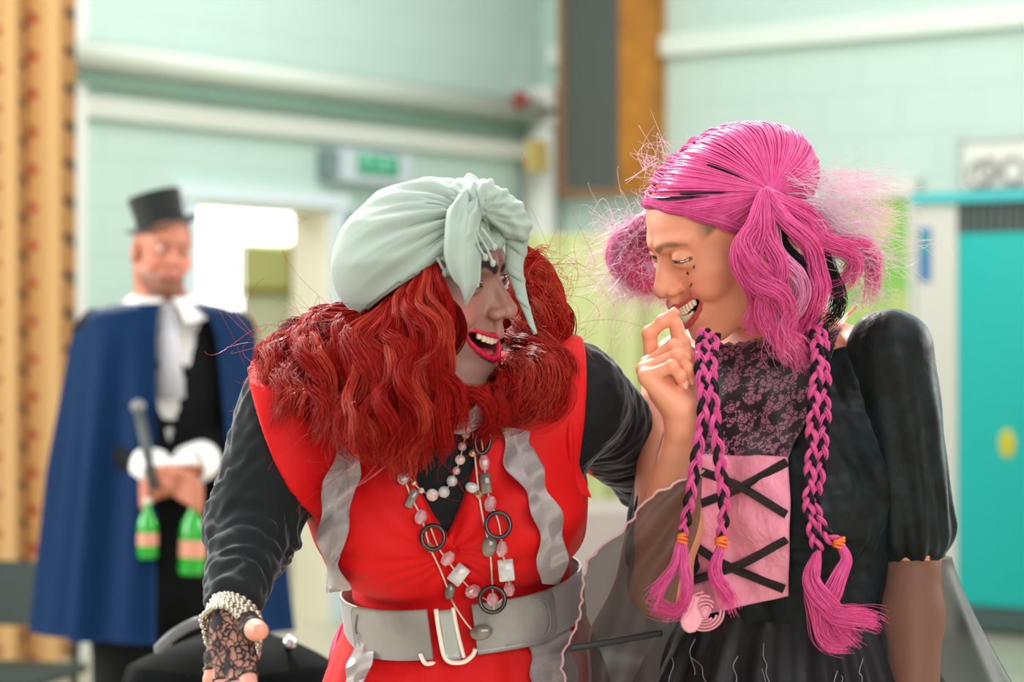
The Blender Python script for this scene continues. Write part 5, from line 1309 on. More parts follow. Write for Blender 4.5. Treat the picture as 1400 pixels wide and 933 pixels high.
X,Q=clean(*surf(glove_f,P(270,1040,RH)-A(0,.12,0),P(372,815,RH)+A(.01,.03,0),.0016)); mz_=X[Q].mean(1)[:,2]>P(300,945,RH-.04)[2]; X,Q=clean(X,Q[mz_]); glv=mesh_obj('lace_glove',X,Q,GL,rroot)
for i,(pts,rs) in enumerate(fing):
    e,ax,r=(pts[0]+(pts[1]-pts[0])*.60,nrm(pts[1]-pts[0]),rs[0]*.98) if i<4 else (pts[1]+(pts[2]-pts[1])*.7,nrm(pts[2]-pts[1]),.0122)
    s1=nrm(np.cross(ax,A(0,0,1)+A(.2,.1,0))); s2=np.cross(ax,s1); m=MB(); m.tube([e+(s1*math.cos(t)+s2*math.sin(t))*r for t in np.linspace(0,6.283,25)[:-1]],.0018,6,closed=True); m.obj('glove_hem',BRG,glv)
PEARL=mat('silver_pearl',srgb(190,182,166),.14,.85)
bV,bF=sphere_geo(12,8); 
brc=None; beads=[]
ctr=P(317,866,RH-.004); e1_=nrm(A(.62,-.10,-.2)); e2_=nrm(A(.0,-.55,.80))
for k in range(6):
    m_=36; off=(k-2.5)*1.25
    for i in range(m_):
        t=2*math.pi*i/m_+.13*k; rr_=1+.012*math.sin(5*t+k)
        p=ctr+A(-.0,0,0)+e1_*(.0285*rr_+.0008*abs(off))*math.cos(t)+e2_*(.0445*rr_)*math.sin(t)+nrm(np.cross(e1_,e2_))*(off*.0036*(.55+.45*max(0,math.sin(t))))+A(.0012*math.sin(7*t+k*2),0,.001*math.cos(5*t+k))
        d_=red_hand(p[None])[0]
        if d_<.0034: 
            g=normal(red_hand,p[None])[0]; p=p+g*(.0036-d_)
        beads.append(p)
brc=MB(); brc.tube([ctr+e1_*.0285*math.cos(t)+e2_*.0445*math.sin(t) for t in np.linspace(0,6.283,49)[:-1]],.0006,5,closed=True); brc=brc.obj('bead_bracelet',PEARL,rroot)
order=sorted(range(len(beads)),key=lambda i:beads[i][1])
me=bpy.data.meshes.new('bead'); me.from_pydata([tuple(v*.0034) for v in bV],[],bF); me.materials.append(PEARL); me.polygons.foreach_set('use_smooth',[True]*len(me.polygons))
rl=root_loc(brc)
for i in order[:100]:
    o=bpy.data.objects.new('bead',me); o.location=tuple(beads[i]-rl); link(o,brc)
m=MB()
for i in order[100:]: m.add(bV*.0034+beads[i],bF)
o=m.obj('bead_mass',PEARL,brc); o['kind']='stuff'
# shoes
for s_ in (-1,1):
    hx=P(640+95*s_,1000,3.0)[0]; an=A(hx,3.06,.09); fw=nrm(A(.1*s_,-1,0)); fF=lambda Q,an=an,fw=fw: np.maximum(su(cap(Q,A(an[0],an[1],.045)-fw*.035,A(an[0],an[1],.04)+fw*.14,.044,.034),cap(Q,an-A(0,0,.02),an-A(0,0,.05),.046),.03),-Q[:,2])
    X,Q=clean(*surf(fF,an-A(.2,.25,.1),an+A(.2,.2,.06),.006)); mesh_obj('shoe',X,Q,SHOE,rroot)
# ================================================================ turban and red wig
TUR=mat('sage_cotton',srgb(158,174,164),.8,sheen=.2,bump=(900,.25,.0006))
tc_=A(0,-.012,.018); tr_=A(.091,.108,.083); HR2=hr.R@rot((1,0,0),math.radians(28)); cT=hr.w(tc_)
def tw(u,ex=0.0): return cT+hr.s*((np.asarray(u)*(tr_+ex))@HR2.T)
fT=lambda Q: ell((Q-cT)@HR2/hr.s,(0,0,0),tr_)*hr.s
def tunit(px,py): X=hit(fT,[(px,py)],2.4)[0]; return nrm(((X-cT)@HR2/hr.s)/tr_)
kd=tunit(646,296); a1=tunit(502,419); a2=tunit(604,352)
# rim plane in unit space: through two near points and the forehead on the far side
fz=nrm(A(-.35,.92,a2[2]*.9)); pn=nrm(np.cross(a2-a1,A(1,0,0))); pn=pn if pn[2]>0 else -pn; pd=pn@((a1+a2)/2)
n_,m__=220,120
B0=nrm(np.cross(kd,A(0,0,1))); B1=np.cross(kd,B0); B1=B1 if B1[2]<0 else B1
th=np.linspace(0,2.9,m__); ph=np.linspace(0,2*np.pi,n_,endpoint=False)
PH,TH=np.meshgrid(ph,th,indexing='ij')
U=np.cos(TH)[...,None]*kd+np.sin(TH)[...,None]*(np.cos(PH)[...,None]*B0+np.sin(PH)[...,None]*B1)
ridge=lambda x: (1-np.abs(np.sin(x)))**1.0
rng=np.random.RandomState(5)
fold=.5*ridge(PH*6.5+.5*np.sin(TH*2.2+PH*2))+.5*ridge(PH*10.5+1.1+.7*np.sin(TH*1.7))
fold=.014*(fold-.35)*np.exp(-((TH-.45)/.75)**2)+.004*(ridge(PH*17+2*np.sin(TH*3))-.4)*np.exp(-((TH-.3)/.45)**2)+.0035*ridge(PH*5+TH*2.5)*np.exp(-((TH-1.3)/.5)**2)
pinch=-.014*np.exp(-(TH/.20)**2)
Wp=tw(U,(fold*np.clip((TH-.12)/.2,0,1)+pinch)[...,None])
keep=(U@pn-pd)>-.015
Fc=[]
for i in range(n_):
    for j in range(m__-1):
        q=[(i,j),((i+1)%n_,j),((i+1)%n_,j+1),(i,j+1)]
        if all(keep[a] for a in q): Fc.append(tuple(a*m__+b_ for a,b_ in q))
V=Wp.reshape(-1,3); used=sorted({i for f in Fc for i in f}); mp={u:i for i,u in enumerate(used)}
tur=mesh_obj('turban',V[used],[tuple(mp[i] for i in f) for f in Fc],TUR,rroot); sm=tur.modifiers.new('cloth','SOLIDIFY'); sm.thickness=.003; sm.offset=-1
# rolled rim
rimP=[]
for t in np.linspace(0,2*np.pi,140,endpoint=False):
    e=nrm(np.cross(pn,A(1,0,0))); f_=np.cross(pn,e); rr_=math.sqrt(max(0,1-pd*pd)); uu=pn*(pd-.012)+(e*math.cos(t)+f_*math.sin(t))*rr_; rimP.append(tw(nrm(uu),-.001))
m=MB(); m.tube(rimP,.0032,8,closed=True); m.obj('rolled_rim',TUR,tur)
# knot of folded cloth
def KN(x,y,o):
    X=hit(fT,[(min(max(x,540),690),min(max(y,262),330))],2.4)[0]; Yh=X[1] if abs(fT(X[None])[0])<.003 else 2.72
    return P(x,y+9,Yh-o)
KN_={}
def KNc(x,y,o):
    k=(x,y,o)
    if k not in KN_: KN_[k]=KN(x,y,o)
    return KN_[k]
def knot_f(Q):
    c=KNc
    d=chain(Q,[c(622,266,-.002),c(640,256,.010),c(662,264,.014),c(684,284,.012)],[.014,.019,.020,.014],.01)
    d=su(d,chain(Q,[c(664,268,.014),c(690,280,.010),c(708,300,.006),c(708,318,.004)],[.015,.018,.015,.010],.01),.004)
    d=su(d,chain(Q,[c(646,294,.010),c(662,286,.022),c(677,296,.024),c(677,316,.020),c(664,328,.012)],[.009,.0115,.012,.0115,.008],.006),.0025)
    d=su(d,chain(Q,[c(626,272,.0),c(638,288,.010),c(643,312,.008)],[.012,.013,.009],.008),.003)
    d=su(d,chain(Q,[c(650,262,.02),c(678,264,.012),c(698,284,.0)],[.012,.013,.010],.008),.003)
    d=su(d,chain(Q,[c(640,276,.016),c(656,300,.014),c(660,318,.010)],[.007,.009,.007],.008),.002)
    q=(Q-KNc(660,285,.0)); an=np.arctan2(q[:,2],q[:,0]); r=np.linalg.norm(q[:,[0,2]],axis=1)
    return d-.0018*np.sin(an*11+r*130+1.5*wob(Q,16,1))-.0010*np.sin(an*23-r*90)
X,Q=clean(*surf(knot_f,P(595,345,KNc(660,285,0)[1])-A(0,.07,0),P(735,228,KNc(660,285,0)[1])+A(0,.12,0),.0022)); mesh_obj('turban_knot',X,Q,TUR,tur)
# pointed tail
def leaf(cen,wid,name,seed,depth=.010,nv=40,nu=16,fold=.006):
    cpts=spline(PA([c for c in cen]),nv); w=np.interp(np.linspace(0,1,nv),np.linspace(0,1,len(wid)),wid)*.00085; G=np.zeros((nu,nv,3))
    for j in range(nv):
        for i,u in enumerate(np.linspace(-1,1,nu)): G[i,j]=cpts[j]+A(u*w[j],-.012*(1-u*u)*min(1,w[j]/.012)+fold*math.sin(u*5+seed+j*.12)*min(1,w[j]/.01)*.6+abs(u)**3*.006,.0022*math.sin(j*.5+u*3))
    return sheet(name,G[::-1],TUR,tur,.0018)
leaf([(636,262,2.700),(628,290,2.685),(630,325,2.672),(634,360,2.668),(640,395,2.672),(637,416,2.676)],[9,16,21,25,17,1],'turban_tail',.5)
leaf([(652,268,2.695),(644,296,2.680),(640,330,2.668),(643,352,2.668)],[6,13,13,4],'turban_tail',2.0)
m=MB(); g=spline(PA([(700,296,2.74),(706,330,2.735),(704,365,2.735),(712,400,2.735),(722,430,2.735),(732,457,2.735)]),60); rr_=np.interp(np.linspace(0,1,60),[0,.25,.5,.75,1],[.0135,.0125,.0085,.0050,.0024])
T,N,B=frames(g); 
m.tube(g,rr_,12,flat=.55); m.tube(g+N*(rr_*.6*np.sin(np.linspace(0,26,60)))[:,None]+B*(rr_*.6*np.cos(np.linspace(0,26,60)))[:,None],rr_*.55,8); m.obj('twisted_tail',TUR,tur)
for pts in ([(652,318),(660,330),(668,345),(674,360)],[(658,312),(668,325),(676,338)],[(650,320),(655,338),(664,352)],[(604,352),(612,362),(608,374)],[(598,352),(606,368),(614,372)]):
    m=MB(); Yq=2.672 if pts[0][0]>630 else 2.70; m.tube(spline(PA([(x,y,Yq) for x,y in pts]),14),.0016,6); m.sphere(P(*pts[-1],Yq),(.0032,.003,.0042)); m.obj('fringe_cord',TUR,tur)
# ---- red curls
RH1=hairmat('red_fibre',srgb(150,14,12),srgb(180,30,22),rough=.46,tl=.15,spec=.12); RH2=hairmat('lit_red_fibre',srgb(196,34,24),srgb(226,84,62),rough=.36,tl=.35,spec=.25); RH3=hairmat('shaded_red_fibre',srgb(96,8,8),srgb(140,16,14),rough=.6,tl=.08,spec=.08)  # brighter copy paints in the highlights, darkest copy the shade on inner locks
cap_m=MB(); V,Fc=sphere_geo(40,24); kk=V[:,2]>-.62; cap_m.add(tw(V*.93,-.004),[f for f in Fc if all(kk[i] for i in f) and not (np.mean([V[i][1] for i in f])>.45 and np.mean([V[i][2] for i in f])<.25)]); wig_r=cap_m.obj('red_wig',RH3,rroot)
nearL=[ [(598,354,2.72),(606,400,2.695),(620,440,2.675),(610,480,2.665),(592,518,2.66),(586,560,2.65),(576,615,2.655)],
 [(578,372,2.72),(570,420,2.69),(584,470,2.665),(564,525,2.65),(576,580,2.64),(552,632,2.65)],
 [(566,392,2.73),(545,440,2.70),(562,490,2.665),(532,545,2.645),(546,600,2.64),(530,645,2.65)],
 [(541,410,2.74),(510,450,2.71),(502,500,2.68),(512,550,2.655),(490,600,2.655),(500,628,2.66)],
 [(516,425,2.77),(475,460,2.74),(455,510,2.70),(470,560,2.68),(440,592,2.69)],
 [(502,430,2.82),(450,450,2.79),(416,492,2.74),(420,540,2.71),(392,566,2.73)],
 [(490,432,2.88),(430,446,2.84),(386,480,2.80),(376,522,2.76),(350,548,2.78)],
 [(492,425,2.92),(452,430,2.90),(402,462,2.86),(368,500,2.82),(346,545,2.83)] ]
def interp_locks(keys,n,n0,seed,jx=9,jy=.014,amp=(.007,.013),wl=(.085,.12),yoff=0.0,m=40,sh=1.0):
    rng=np.random.RandomState(seed); K=[spline(PA(k),24) for k in keys]; out=[]
    for i in range(n):
        t=(i+rng.rand()*.9)/n*(len(K)-1); a=min(int(t),len(K)-2); u=t-a; g=K[a]*(1-u)+K[a+1]*u
        g=g+A(rng.normal()*jx*.00082*np.linspace(.3,1,24)[:,None]*A(1,0,0)+0) if False else g+np.linspace(.25,1,24)[:,None]*A(rng.normal()*jx*.00085,rng.normal()*jy,rng.normal()*jx*.00085)+A(0,yoff,0)
        if sh!=1: g=g[:max(8,int(24*(sh+rng.rand()*(1-sh))))]
        out.append(wavy(g,rng.uniform(*amp),wl[0]+(wl[1]-wl[0])*(.5+.5*math.sin(t*1.7+seed))*.8+rng.uniform(0,.012),2.2*t+seed*1.1+rng.normal()*.45,m,grow=.35,axis=(0,-1,.2)))
    return out
def put_locks(gs,per,spread,rad,matr,seed,name='hair_lock',fray=.004,batch=6,wave=.0016):
    for i in range(0,len(gs),batch):
        X,Q=strands(gs[i:i+batch],per,spread,rad,.4,seed=seed+i,wave=(wave,10,0),fray=fray,len_jit=.25); mesh_obj(name,X,Q,matr,wig_r)
put_locks(interp_locks(nearL,60,0,1),100,.0095,.00058,RH1,100)
put_locks(interp_locks(nearL,44,0,2,jx=14),50,.0065,.00055,RH2,200)
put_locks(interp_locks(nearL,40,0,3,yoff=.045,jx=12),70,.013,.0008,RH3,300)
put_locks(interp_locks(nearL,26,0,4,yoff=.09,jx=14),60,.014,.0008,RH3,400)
rightM=[ [(700,490,2.92),(700,515,2.87),(668,552,2.75),(666,572,2.70),(642,594,2.68)],
 [(700,395,2.92),(718,450,2.91),(706,495,2.87),(704,538,2.77),(668,572,2.70)],
 [(706,345,2.91),(730,385,2.90),(742,425,2.88),(726,465,2.84),(736,515,2.76),(704,565,2.71)],
 [(706,340,2.89),(745,385,2.88),(752,440,2.86),(738,490,2.82),(760,530,2.77),(735,570,2.74)],
 [(708,345,2.91),(750,400,2.90),(762,450,2.88),(750,490,2.85),(790,505,2.82)] ]
put_locks(interp_locks(rightM,34,0,5,amp=(.010,.017)),90,.0085,.00058,RH1,500)
put_locks(interp_locks(rightM[1:],24,0,6,jx=14,amp=(.010,.018)),50,.007,.00055,RH2,600,fray=.008)
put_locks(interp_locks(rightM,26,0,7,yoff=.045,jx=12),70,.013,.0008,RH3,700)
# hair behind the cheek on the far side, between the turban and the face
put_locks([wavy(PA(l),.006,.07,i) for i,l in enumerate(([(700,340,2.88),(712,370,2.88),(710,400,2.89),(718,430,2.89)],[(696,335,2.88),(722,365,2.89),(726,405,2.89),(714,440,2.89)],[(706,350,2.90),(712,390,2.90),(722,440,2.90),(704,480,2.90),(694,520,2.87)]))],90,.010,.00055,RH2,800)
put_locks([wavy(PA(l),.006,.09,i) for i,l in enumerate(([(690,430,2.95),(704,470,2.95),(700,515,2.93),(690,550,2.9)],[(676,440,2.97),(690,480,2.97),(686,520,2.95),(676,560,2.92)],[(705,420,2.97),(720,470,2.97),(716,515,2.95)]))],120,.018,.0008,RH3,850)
# locks that swing across under the chin
put_locks([wavy(PA(l),.006,.09,i*1.3,40,.35,(0,-1,.2)) for i,l in enumerate(([(588,492,2.67),(606,520,2.645),(628,540,2.635),(640,565,2.64),(632,596,2.64)],[(582,500,2.67),(600,532,2.64),(612,560,2.63),(606,595,2.635),(590,630,2.64)],[(594,500,2.68),(618,526,2.655),(648,536,2.65),(660,556,2.65),(650,578,2.65)],[(690,505,2.80),(676,528,2.70),(660,548,2.66),(664,572,2.65),(648,590,2.65)],[(700,510,2.80),(686,540,2.70),(676,560,2.67),(684,585,2.66)],[(584,510,2.68),(610,545,2.65),(624,575,2.64),(612,612,2.64)]))],110,.010,.00058,RH1,870)
# big loose loops against the light
for i,l in enumerate(([(712,375,2.86),(745,360,2.86),(757,395,2.86),(735,425,2.85),(720,410,2.85)],[(705,390,2.88),(735,372,2.88),(752,380,2.88),(755,420,2.87),(738,440,2.86)],[(720,350,2.88),(738,345,2.88),(748,362,2.88)])):
    X,Q=strands([spline(PA(l),50)],34,.005,.0004,.4,seed=900+i,wave=(.003,8,0),fray=.012,len_jit=.3); mesh_obj('hair_lock',X,Q,RH2,wig_r)
def frizz_r(n,area_f,L,seed,matr,rad=.0003,curl=1.0):
    global wigo; k=wigo; wigo=wig_r; o=frizz(n,area_f,L,seed,matr,'flyaway_hair',rad,curl); wigo=k; return o
frizz_r(60,lambda r:(P(r.uniform(345,480),r.uniform(440,530),r.uniform(2.72,2.85)),nrm(A(-.5,-.1,.3)+.7*r.normal(size=3))),.05,31,RH2,curl=1.1)
frizz_r(90,lambda r:(P(r.uniform(705,770),r.uniform(350,500),r.uniform(2.80,2.9)),nrm(A(.6,-.1,.1)+.7*r.normal(size=3))),.045,32,RH2,curl=1.4)
frizz_r(60,lambda r:(P(r.uniform(420,640),r.uniform(540,640),r.uniform(2.62,2.66)),nrm(A(0,-.4,-.5)+.8*r.normal(size=3))),.05,33,RH1,curl=1.2)
# ================================================================ the man in the cape
MY=6.0
hm=Head(P(222,342,MY),Rypr(-152,-2,-6),.90,op=.0,male=True,eye=.0008,smile=.2,mw=.024,nose=1.05)
mb=P(226,500,MY+.03); mb[2]=0; mfw=nrm(A(.22,-1,0)); mlf=A(-mfw[1],mfw[0],0); MRm=np.stack([mlf,mfw,UZ],1)    # x = his left (picture's right)
def Mw(x,y,z): return mb+MRm@A(x,y,z)
def Ml(Q): return (Q-mb)@MRm
msL,msR=Mw(.160,-.01,1.43),Mw(-.160,-.01,1.43); meL,meR=Mw(.180,.03,1.16),Mw(-.180,.03,1.16); mwL=P(262,636,MY-.17); mwR=P(212,640,MY-.19)
def man_body(Q):
    q=Ml(Q); a=np.abs(q[:,0]); qa=np.stack([a,q[:,1],q[:,2]],1)
    d=ell(q,(0,0,1.28),(.175,.115,.23)); d=su(d,ell(q,(0,0,1.02),(.150,.105,.17)),.06); d=su(d,ell(q,(0,-.01,.90),(.16,.115,.12)),.05)
    d=su(d,cap(qa,(.05,-.01,1.475),(.155,-.01,1.435),.05,.05),.05); d=su(d,cap(Q,Mw(0,-.01,1.45),hm.w((0,-.025,-.06)),.062,.060),.04)
    d=su(d,chain(Q,[msL,meL,mwL],[.052,.042,.028],.03),.03); d=su(d,chain(Q,[msR,meR,mwR],[.052,.042,.028],.03),.03)
    for s_ in (-1,1): d=su(d,chain(Q,[Mw(.09*s_,0,.88),Mw(.105*s_,.02,.49),Mw(.11*s_,-.02,.09)],[.088,.06,.042],.03),.05); d=su(d,foot_f(Q,Mw(.11*s_,-.02,.09),mfw),.02)
    # clasped hands
    for wr_,sx in ((mwL,-1),(mwR,1)):
        pc=wr_+A(.045*sx,-.02,-.035); d=su(d,cap(Q,wr_,pc,.027,.030),.02)
        for i in range(4):
            k0=pc+A(.018*sx,-.012,.028-.019*i); k1=k0+A(.034*sx,-.014,-.018); k2=k1+A(.018*sx,.012,-.022); d=su(d,chain(Q,[k0,k1,k2],[.0105,.0095,.0075],.004),.007)
        k0=wr_+A(.03*sx,-.035,.0); d=su(d,chain(Q,[k0,k0+A(.03*sx,-.012,-.01),k0+A(.052*sx,-.006,-.022)],[.013,.011,.009],.005),.008)
    return su(d,hm.f(Q),.02)
def man_col(Q):
    def ex(q,C,put):
        a=np.abs(q[:,0])
        be=np.clip((-.058-q[:,2])/.012,0,1)*np.clip((q[:,1]-.0)/.03,0,1)*np.clip((q[:,2]+.15)/.01,0,1)
        put(be*.68*(hm.lipmask(q)>.002),srgb(96,64,48)); put(((q[:,2]>.035)&(q[:,1]<.07))*.7,srgb(120,84,60)); return C
    return hm.color(Q,srgb(184,116,92),srgb(176,96,88),srgb(110,76,52),blush=srgb(222,134,112),extra=ex)
mroot=thing('person','man in a black top hat and long blue cape standing with his hands clasped','person',(mb[0],mb[1],0))
X,Q=surf_multi(man_body,mb+A(-.42,-.42,-.02),mb+A(.42,.35,1.86),.011,[(hm.c-.15,hm.c+.16,.0024),(np.minimum(mwL,mwR)-A(.09,.1,.13),np.maximum(mwL,mwR)+A(.09,.06,.05),.0026)])
mbody=mesh_obj('body',X,Q,skinmat('fair_skin'),mroot,col=man_col(X)); hm.eyes(mbody,(.12,.16,.2))
BW=mat('black_wool',srgb(20,22,24),.85,spec=.2,bump=(200,.1,.001))
def suit_f(Q):
    q=Ml(Q); d=man_body(Q)-.012
    d=np.maximum(d,q[:,2]-1.50); vv=np.maximum(np.abs(q[:,0]-.0)-.085*np.clip((q[:,2]-1.16)/.32,0,1),1.16-q[:,2]); vv=np.maximum(vv,-q[:,1]); d=np.maximum(d,-np.maximum(vv,-(d+.006)))
    d=np.maximum(d,.10-q[:,2]); w=np.minimum(np.linalg.norm(Q-mwL,axis=1),np.linalg.norm(Q-mwR,axis=1)); 
    low=np.minimum(np.linalg.norm(Q-(mwL+A(-.05,-.03,-.05)),axis=1),np.linalg.norm(Q-(mwR+A(.05,-.03,-.05)),axis=1))
    d=np.maximum(d,.095-low); return d-.002*wob(Q,9,1)
X,Q=clean(*surf(suit_f,mb+A(-.42,-.42,.05),mb+A(.42,.3,1.56),.008)); mesh_obj('black_suit',X,Q,BW,mroot)
WS=mat('white_cotton',srgb(232,230,228),.7,bump=(60,.2,.003))
def shirt_f(Q):
    q=Ml(Q); d=man_body(Q)-.007; return np.maximum(np.maximum(d,q[:,2]-1.515),np.maximum(1.12-q[:,2],np.maximum(np.abs(q[:,0])-.12,-q[:,1]-.02)))
X,Q=clean(*surf(shirt_f,mb+A(-.3,-.3,1.05),mb+A(.3,.3,1.55),.007)); sh=mesh_obj('white_shirt',X,Q,WS,mroot)
# open wing collar
for sx in (-1,1):
    G=[]
    for i,t in enumerate(np.linspace(0,1,16)):
        an=.12+1.75*t; r=.074
        top=Mw(sx*r*math.sin(an)*.95,r*math.cos(an)*.95-.005,1.535-.012*(1-t)); out=Mw(sx*(r+.052-.03*t)*math.sin(an+.10)+sx*.012,(r+.055-.03*t)*math.cos(an)+.012,1.462+.035*t)
        G.append([top+(out-top)*v+A(0,0,.012*math.sin(3.14*v)) for v in np.linspace(0,1,7)])
    sheet('collar',np.array(G) if sx>0 else np.array(G)[:,::-1],WS,sh,.003)
def tlathe(name,a,b,prof,matr,par,n=28):
    ax=nrm(b-a); u=nrm(np.cross(ax,A(.2,1,.1))); v=np.cross(ax,u); m=MB(); m.lathe(prof,a,n,np.stack([u,v,ax],1)); return m.obj(name,matr,par)
# deep white cuff on the arm towards the women
ax=nrm(mwL-meL); L0=mwL-ax*.055; 
tlathe('shirt_cuff',L0,mwL,[(.030,-.006),(.047,-.004),(.049,.0),(.050,.066),(.048,.070),(.040,.068),(.036,.01)],WS,sh)
ax=nrm(mwR-meR); L0=mwR-ax*.04; tlathe('shirt_cuff',L0,mwR,[(.030,-.006),(.042,-.004),(.044,.0),(.045,.046),(.043,.05),(.036,.048),(.034,.01)],WS,sh)
m=MB(); m.tube([Mw(0,.085,1.50),Mw(0,.125,1.42),Mw(.005,.135,1.28)],[.016,.024,.034],12,flat=.35,up=(1,0,0)); m.obj('cravat',mat('pale_cravat',srgb(196,198,206),.6),sh)
# top hat
HATM=mat('black_felt',srgb(16,22,22),.8,sheen=.4); hax=nrm(hm.R@A(.0,-.02,1)+A(-.36,0,0)); hc0=hm.w((0,-.008,.050)); 
def hat(name,prof,par): 
    u=nrm(np.cross(hax,A(0,1,0))); v=np.cross(hax,u); m=MB(); V_,F_=[],[]; m.lathe(prof,hc0,44,np.stack([u,v*1.12,hax],1)); return m.obj(name,HATM,par)
ht=hat('top_hat',[(.0,.098),(.058,.100),(.066,.098),(.0675,.092),(.062,.045),(.066,.0),(.068,-.004),(.064,-.008),(.057,.045),(.060,.088),(0,.092)],mroot)
u=nrm(np.cross(hax,A(0,1,0))); v=np.cross(hax,u); G=[]
for t in np.linspace(0,6.283,60):
    G.append([hc0+(u*math.cos(t)+v*1.10*math.sin(t))*r+hax*(.004+.016*abs(math.cos(t))**2*((r-.064)/.026)) for r in np.linspace(.063,.092,8)])
sheet('brim',np.array(G),HATM,ht,.004)
# cape
CAPE=mat('blue_satin_cape',srgb(3,36,72),.7,spec=.12,sheen=.02,sheen_tint=srgb(60,110,180),bump=(30,.15,.004))
def cape():
    n,nv=150,50; G=np.zeros((n,nv,3)); rng=np.random.RandomState(2); ph=rng.rand(5)*6.28
    t0,t1=math.radians(52),math.radians(-10+360)       # opening at his front
    for i,s_ in enumerate(np.linspace(0,1,n)):
        # angle measured from his front, through his right side, the back, to his left
        a=-math.radians(8)-s_*math.radians(322)
        for j,vv in enumerate(np.linspace(0,1,nv)):
            sh_=min(1,vv/.14); z=1.515-.045*sh_**1.5-max(0,vv-.10)/.90*(1.47-.70)
            rx=.088+(.222-.088)*sh_**.8+.085*max(0,(vv-.1)/.9); ry=.085+(.150-.085)*sh_**.6+.13*max(0,(vv-.1)/.9)
            w=.016*min(1,max(0,vv-.08)*2.2)*(math.sin(a*9+ph[0])+.6*math.sin(a*15+ph[1]+vv)+.5*math.sin(a*5+ph[2]))
            drop=0
            x=(rx+w)*math.sin(a); y=(ry+w)*math.cos(a)
            G[i,j]=Mw(x,y,z+drop*.6)
    return G
cp=sheet('blue_cape',cape(),CAPE,mroot,.004)
for s_ in (-1,1):
    an=Mw(.11*s_,-.02,.09); fF=lambda Q,an=an: np.maximum(su(cap(Q,A(an[0],an[1],.05)-mfw*.04,A(an[0],an[1],.045)+mfw*.16,.05,.038),cap(Q,an-A(0,0,.02),an-A(0,0,.05),.05),.03),-Q[:,2]); X,Q=clean(*surf(fF,an-A(.25,.25,.1),an+A(.25,.25,.06),.009)); mesh_obj('shoe',X,Q,SHOE,mroot)
# what he holds
GG=mat('green_glass',srgb(20,170,40),.12,coat=.5,trans=.2)
def bottle(px,py0,py1,Y,r,label,tilt=0):
    top,bot=P(px,py0,Y),P(px+tilt,py1,Y); ax=nrm(top-bot); L=np.linalg.norm(top-bot); u=nrm(np.cross(ax,A(0,1,0))); v=np.cross(ax,u); R=np.stack([u,v,ax],1)
    t=thing('green_bottle',label,'bottle',bot,'green bottles in the man\'s hands')
    m=MB(); m.lathe([(0,0),(r*.9,.0),(r,.01),(r,L*.55),(r*.85,L*.66),(r*.38,L*.80),(r*.36,L*.93),(0,L*.93)],bot,24,R); m.obj('bottle_body',GG,t)
    m=MB(); m.lathe([(r*.42,L*.92),(r*.44,L*.93),(r*.44,L),(0,L*1.005)],bot,18,R); m.obj('cap',mat('bottle_cap',srgb(200,196,190),.4),t)
    m=MB(); m.lathe([(r*1.01,L*.22),(r*1.012,L*.23),(r*1.012,L*.42),(r*1.01,L*.43)],bot,24,R); m.obj('paper_band',mat('bottle_band',srgb(206,140,120),.6),t)
bottle(202,682,764,MY-.24,.024,'slim green bottle hanging from the caped man\'s hand, beside the blue cape')
bottle(266,676,786,MY-.22,.032,'larger green bottle under the white cuff of the caped man',-4)
t=thing('walking_cane','dark grey cane with a pale knob held upright against the black suit','cane',P(206,652,MY-.24))
m=MB(); m.tube([P(190,560,MY-.19),P(200,610,MY-.21),P(210,668,MY-.235)],[.014,.013,.012],12); m.obj('shaft',mat('cane_grey',srgb(66,72,74),.45),t)
m=MB(); m.sphere(P(189,556,MY-.19),(.018,.018,.018),16,10); m.obj('knob',mat('cane_knob',srgb(120,124,124),.4),t)
# ---- black draped fabric behind the beaded wrist
DB=mat('black_drape',srgb(12,14,15),  .8,spec=.05,bump=(40,.2,.004)); dY=3.75; dc=P(318,900,dY)
t=thing('draped_stool','tall stool hidden under black draped cloth behind the beaded wrist','stool',(dc[0],dY,0))
n=160; G=np.zeros((n,40,3)); zt=CZ-(868-466.5)*dY/F
for i,a in enumerate(np.linspace(0,6.283,n)):
    for j,v in enumerate(np.linspace(0,1,40)):
        if v<.45: k=v/.45; r=.002+.165*k; z=zt-.052*k**2.2
        else: k=(v-.45)/.55; r=.167+.10*k; z=zt-.052-(zt-.09)*k
        w=.010*max(0,v-.3)*(math.sin(a*7)+.7*math.sin(a*12+1))*1.6
        G[i,j]=A(dc[0]+(r+w)*math.cos(a),dY+(r+w)*math.sin(a)*.85,z+.004*math.sin(a*3+r*20))
G[-1]=G[0]; sheet('black_cloth',G[:,::-1],DB,t,.003)
m=MB(); m.tube(spline([P(212,892,dY-.10),P(238,868,dY-.12),P(268,852,dY-.12),P(292,848,dY-.10)],20),[.002]+[.008]*18+[.002],12,flat=.4,up=(0,-.3,1)); m.obj('grey_satin_fold',mat('grey_satin',srgb(108,116,120),.4,sheen=.4),t)
m=MB(); m.sphere(P(396,880,dY-.06),(.010,.008,.012),14,10); m.tube([P(396,880,dY-.06),P(392,890,dY-.05)],.004,8); m.obj('metal_clip',mat('clip_steel',(.6,.62,.64),.25,1),t)
m=MB(); m.box((dc[0],dY,zt-.085),(.17,.15,.03),None,.01); 
m.obj('stool_top',BW,t,False)
for sx in (-1,1):
    for sy in (-1,1): m=MB(); m.tube([(dc[0]+.06*sx,dY+.05*sy,zt-.095),(dc[0]+.11*sx,dY+.09*sy,0)],.014,8); m.obj('leg',BW,t)
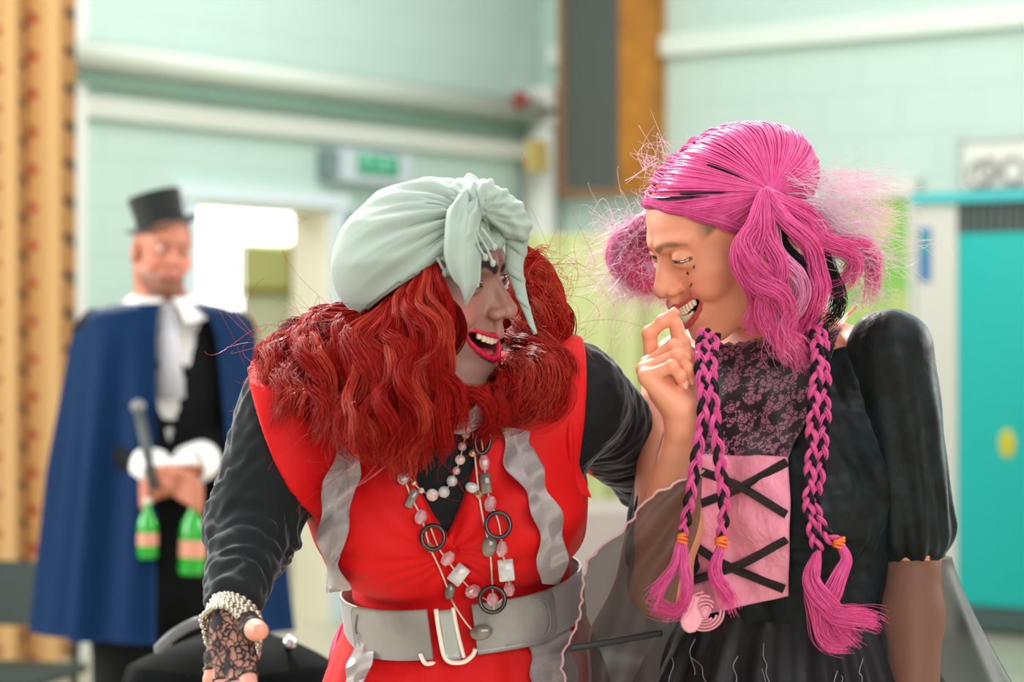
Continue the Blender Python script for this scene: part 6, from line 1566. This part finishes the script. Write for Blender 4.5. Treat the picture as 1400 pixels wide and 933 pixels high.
# ================================================================ camera and light
cam=bpy.data.cameras.new('camera'); cam.lens=85; cam.sensor_width=36; co=bpy.data.objects.new('camera',cam); link(co)
co.location=(0,0,CZ); co.rotation_euler=(math.pi/2,0,0); SC.camera=co
cam.dof.use_dof=True; cam.dof.focus_distance=2.82; cam.dof.aperture_fstop=4.0; cam.clip_start=.1
W=bpy.data.worlds.new('daylight'); SC.world=W; W.use_nodes=True; bg=W.node_tree.nodes['Background']; bg.inputs[0].default_value=(1,.985,.96,1); bg.inputs[1].default_value=.38
def area(name,loc,to,size,power,color=(1,1,1)):
    l=bpy.data.lights.new(name,'AREA'); l.shape='RECTANGLE'; l.size,l.size_y=size; l.energy=power; l.color=color
    o=bpy.data.objects.new(name,l); link(o); o.location=loc; o.rotation_euler=(Vector(to)-Vector(loc)).to_track_quat('-Z','Y').to_euler(); return o
area('window_light_left',(-4.6,4.5,2.4),(0,4.5,1.3),(4,2.2),220,(1,.98,.95))      # tall windows beside the curtain
area('window_light_right',(4.6,5.6,2.9),(.4,2.9,1.4),(3,2),200,(1,.97,.92))     # high windows behind the women
area('hall_lamps',(0,3.0,4.4),(0,3.0,0),(5,5),120,(1,.99,.96))
area('hall_lamps_far',(0.3,9.5,4.4),(.3,9.6,0),(4,4),128,(1,.99,.96))
area('front_key_light',(1.4,-2.2,2.2),(.1,3,1.2),(3.5,2),120,(1,.97,.93))  # added key light on the women from behind the camera; no window known there
sl=bpy.data.lights.new('sun','SUN'); sl.energy=3.2; sl.angle=math.radians(2); sl.color=(1,.95,.88); so=bpy.data.objects.new('sun',sl); link(so)
so.rotation_euler=Vector((.24,-.72,-.64)).to_track_quat('-Z','Y').to_euler(); so.location=(2,6,6)
area('back_room_light',tuple(CORN+wall_R('L')@A(2.0,-1.4,3.1)),tuple(CORN+wall_R('L')@A(2.0,-1.4,0)),(2,1.5),70)
vs=SC.view_settings; vs.view_transform='Standard'; vs.look='None'; vs.gamma=1; vs.use_curve_mapping=False; vs.exposure=0.42
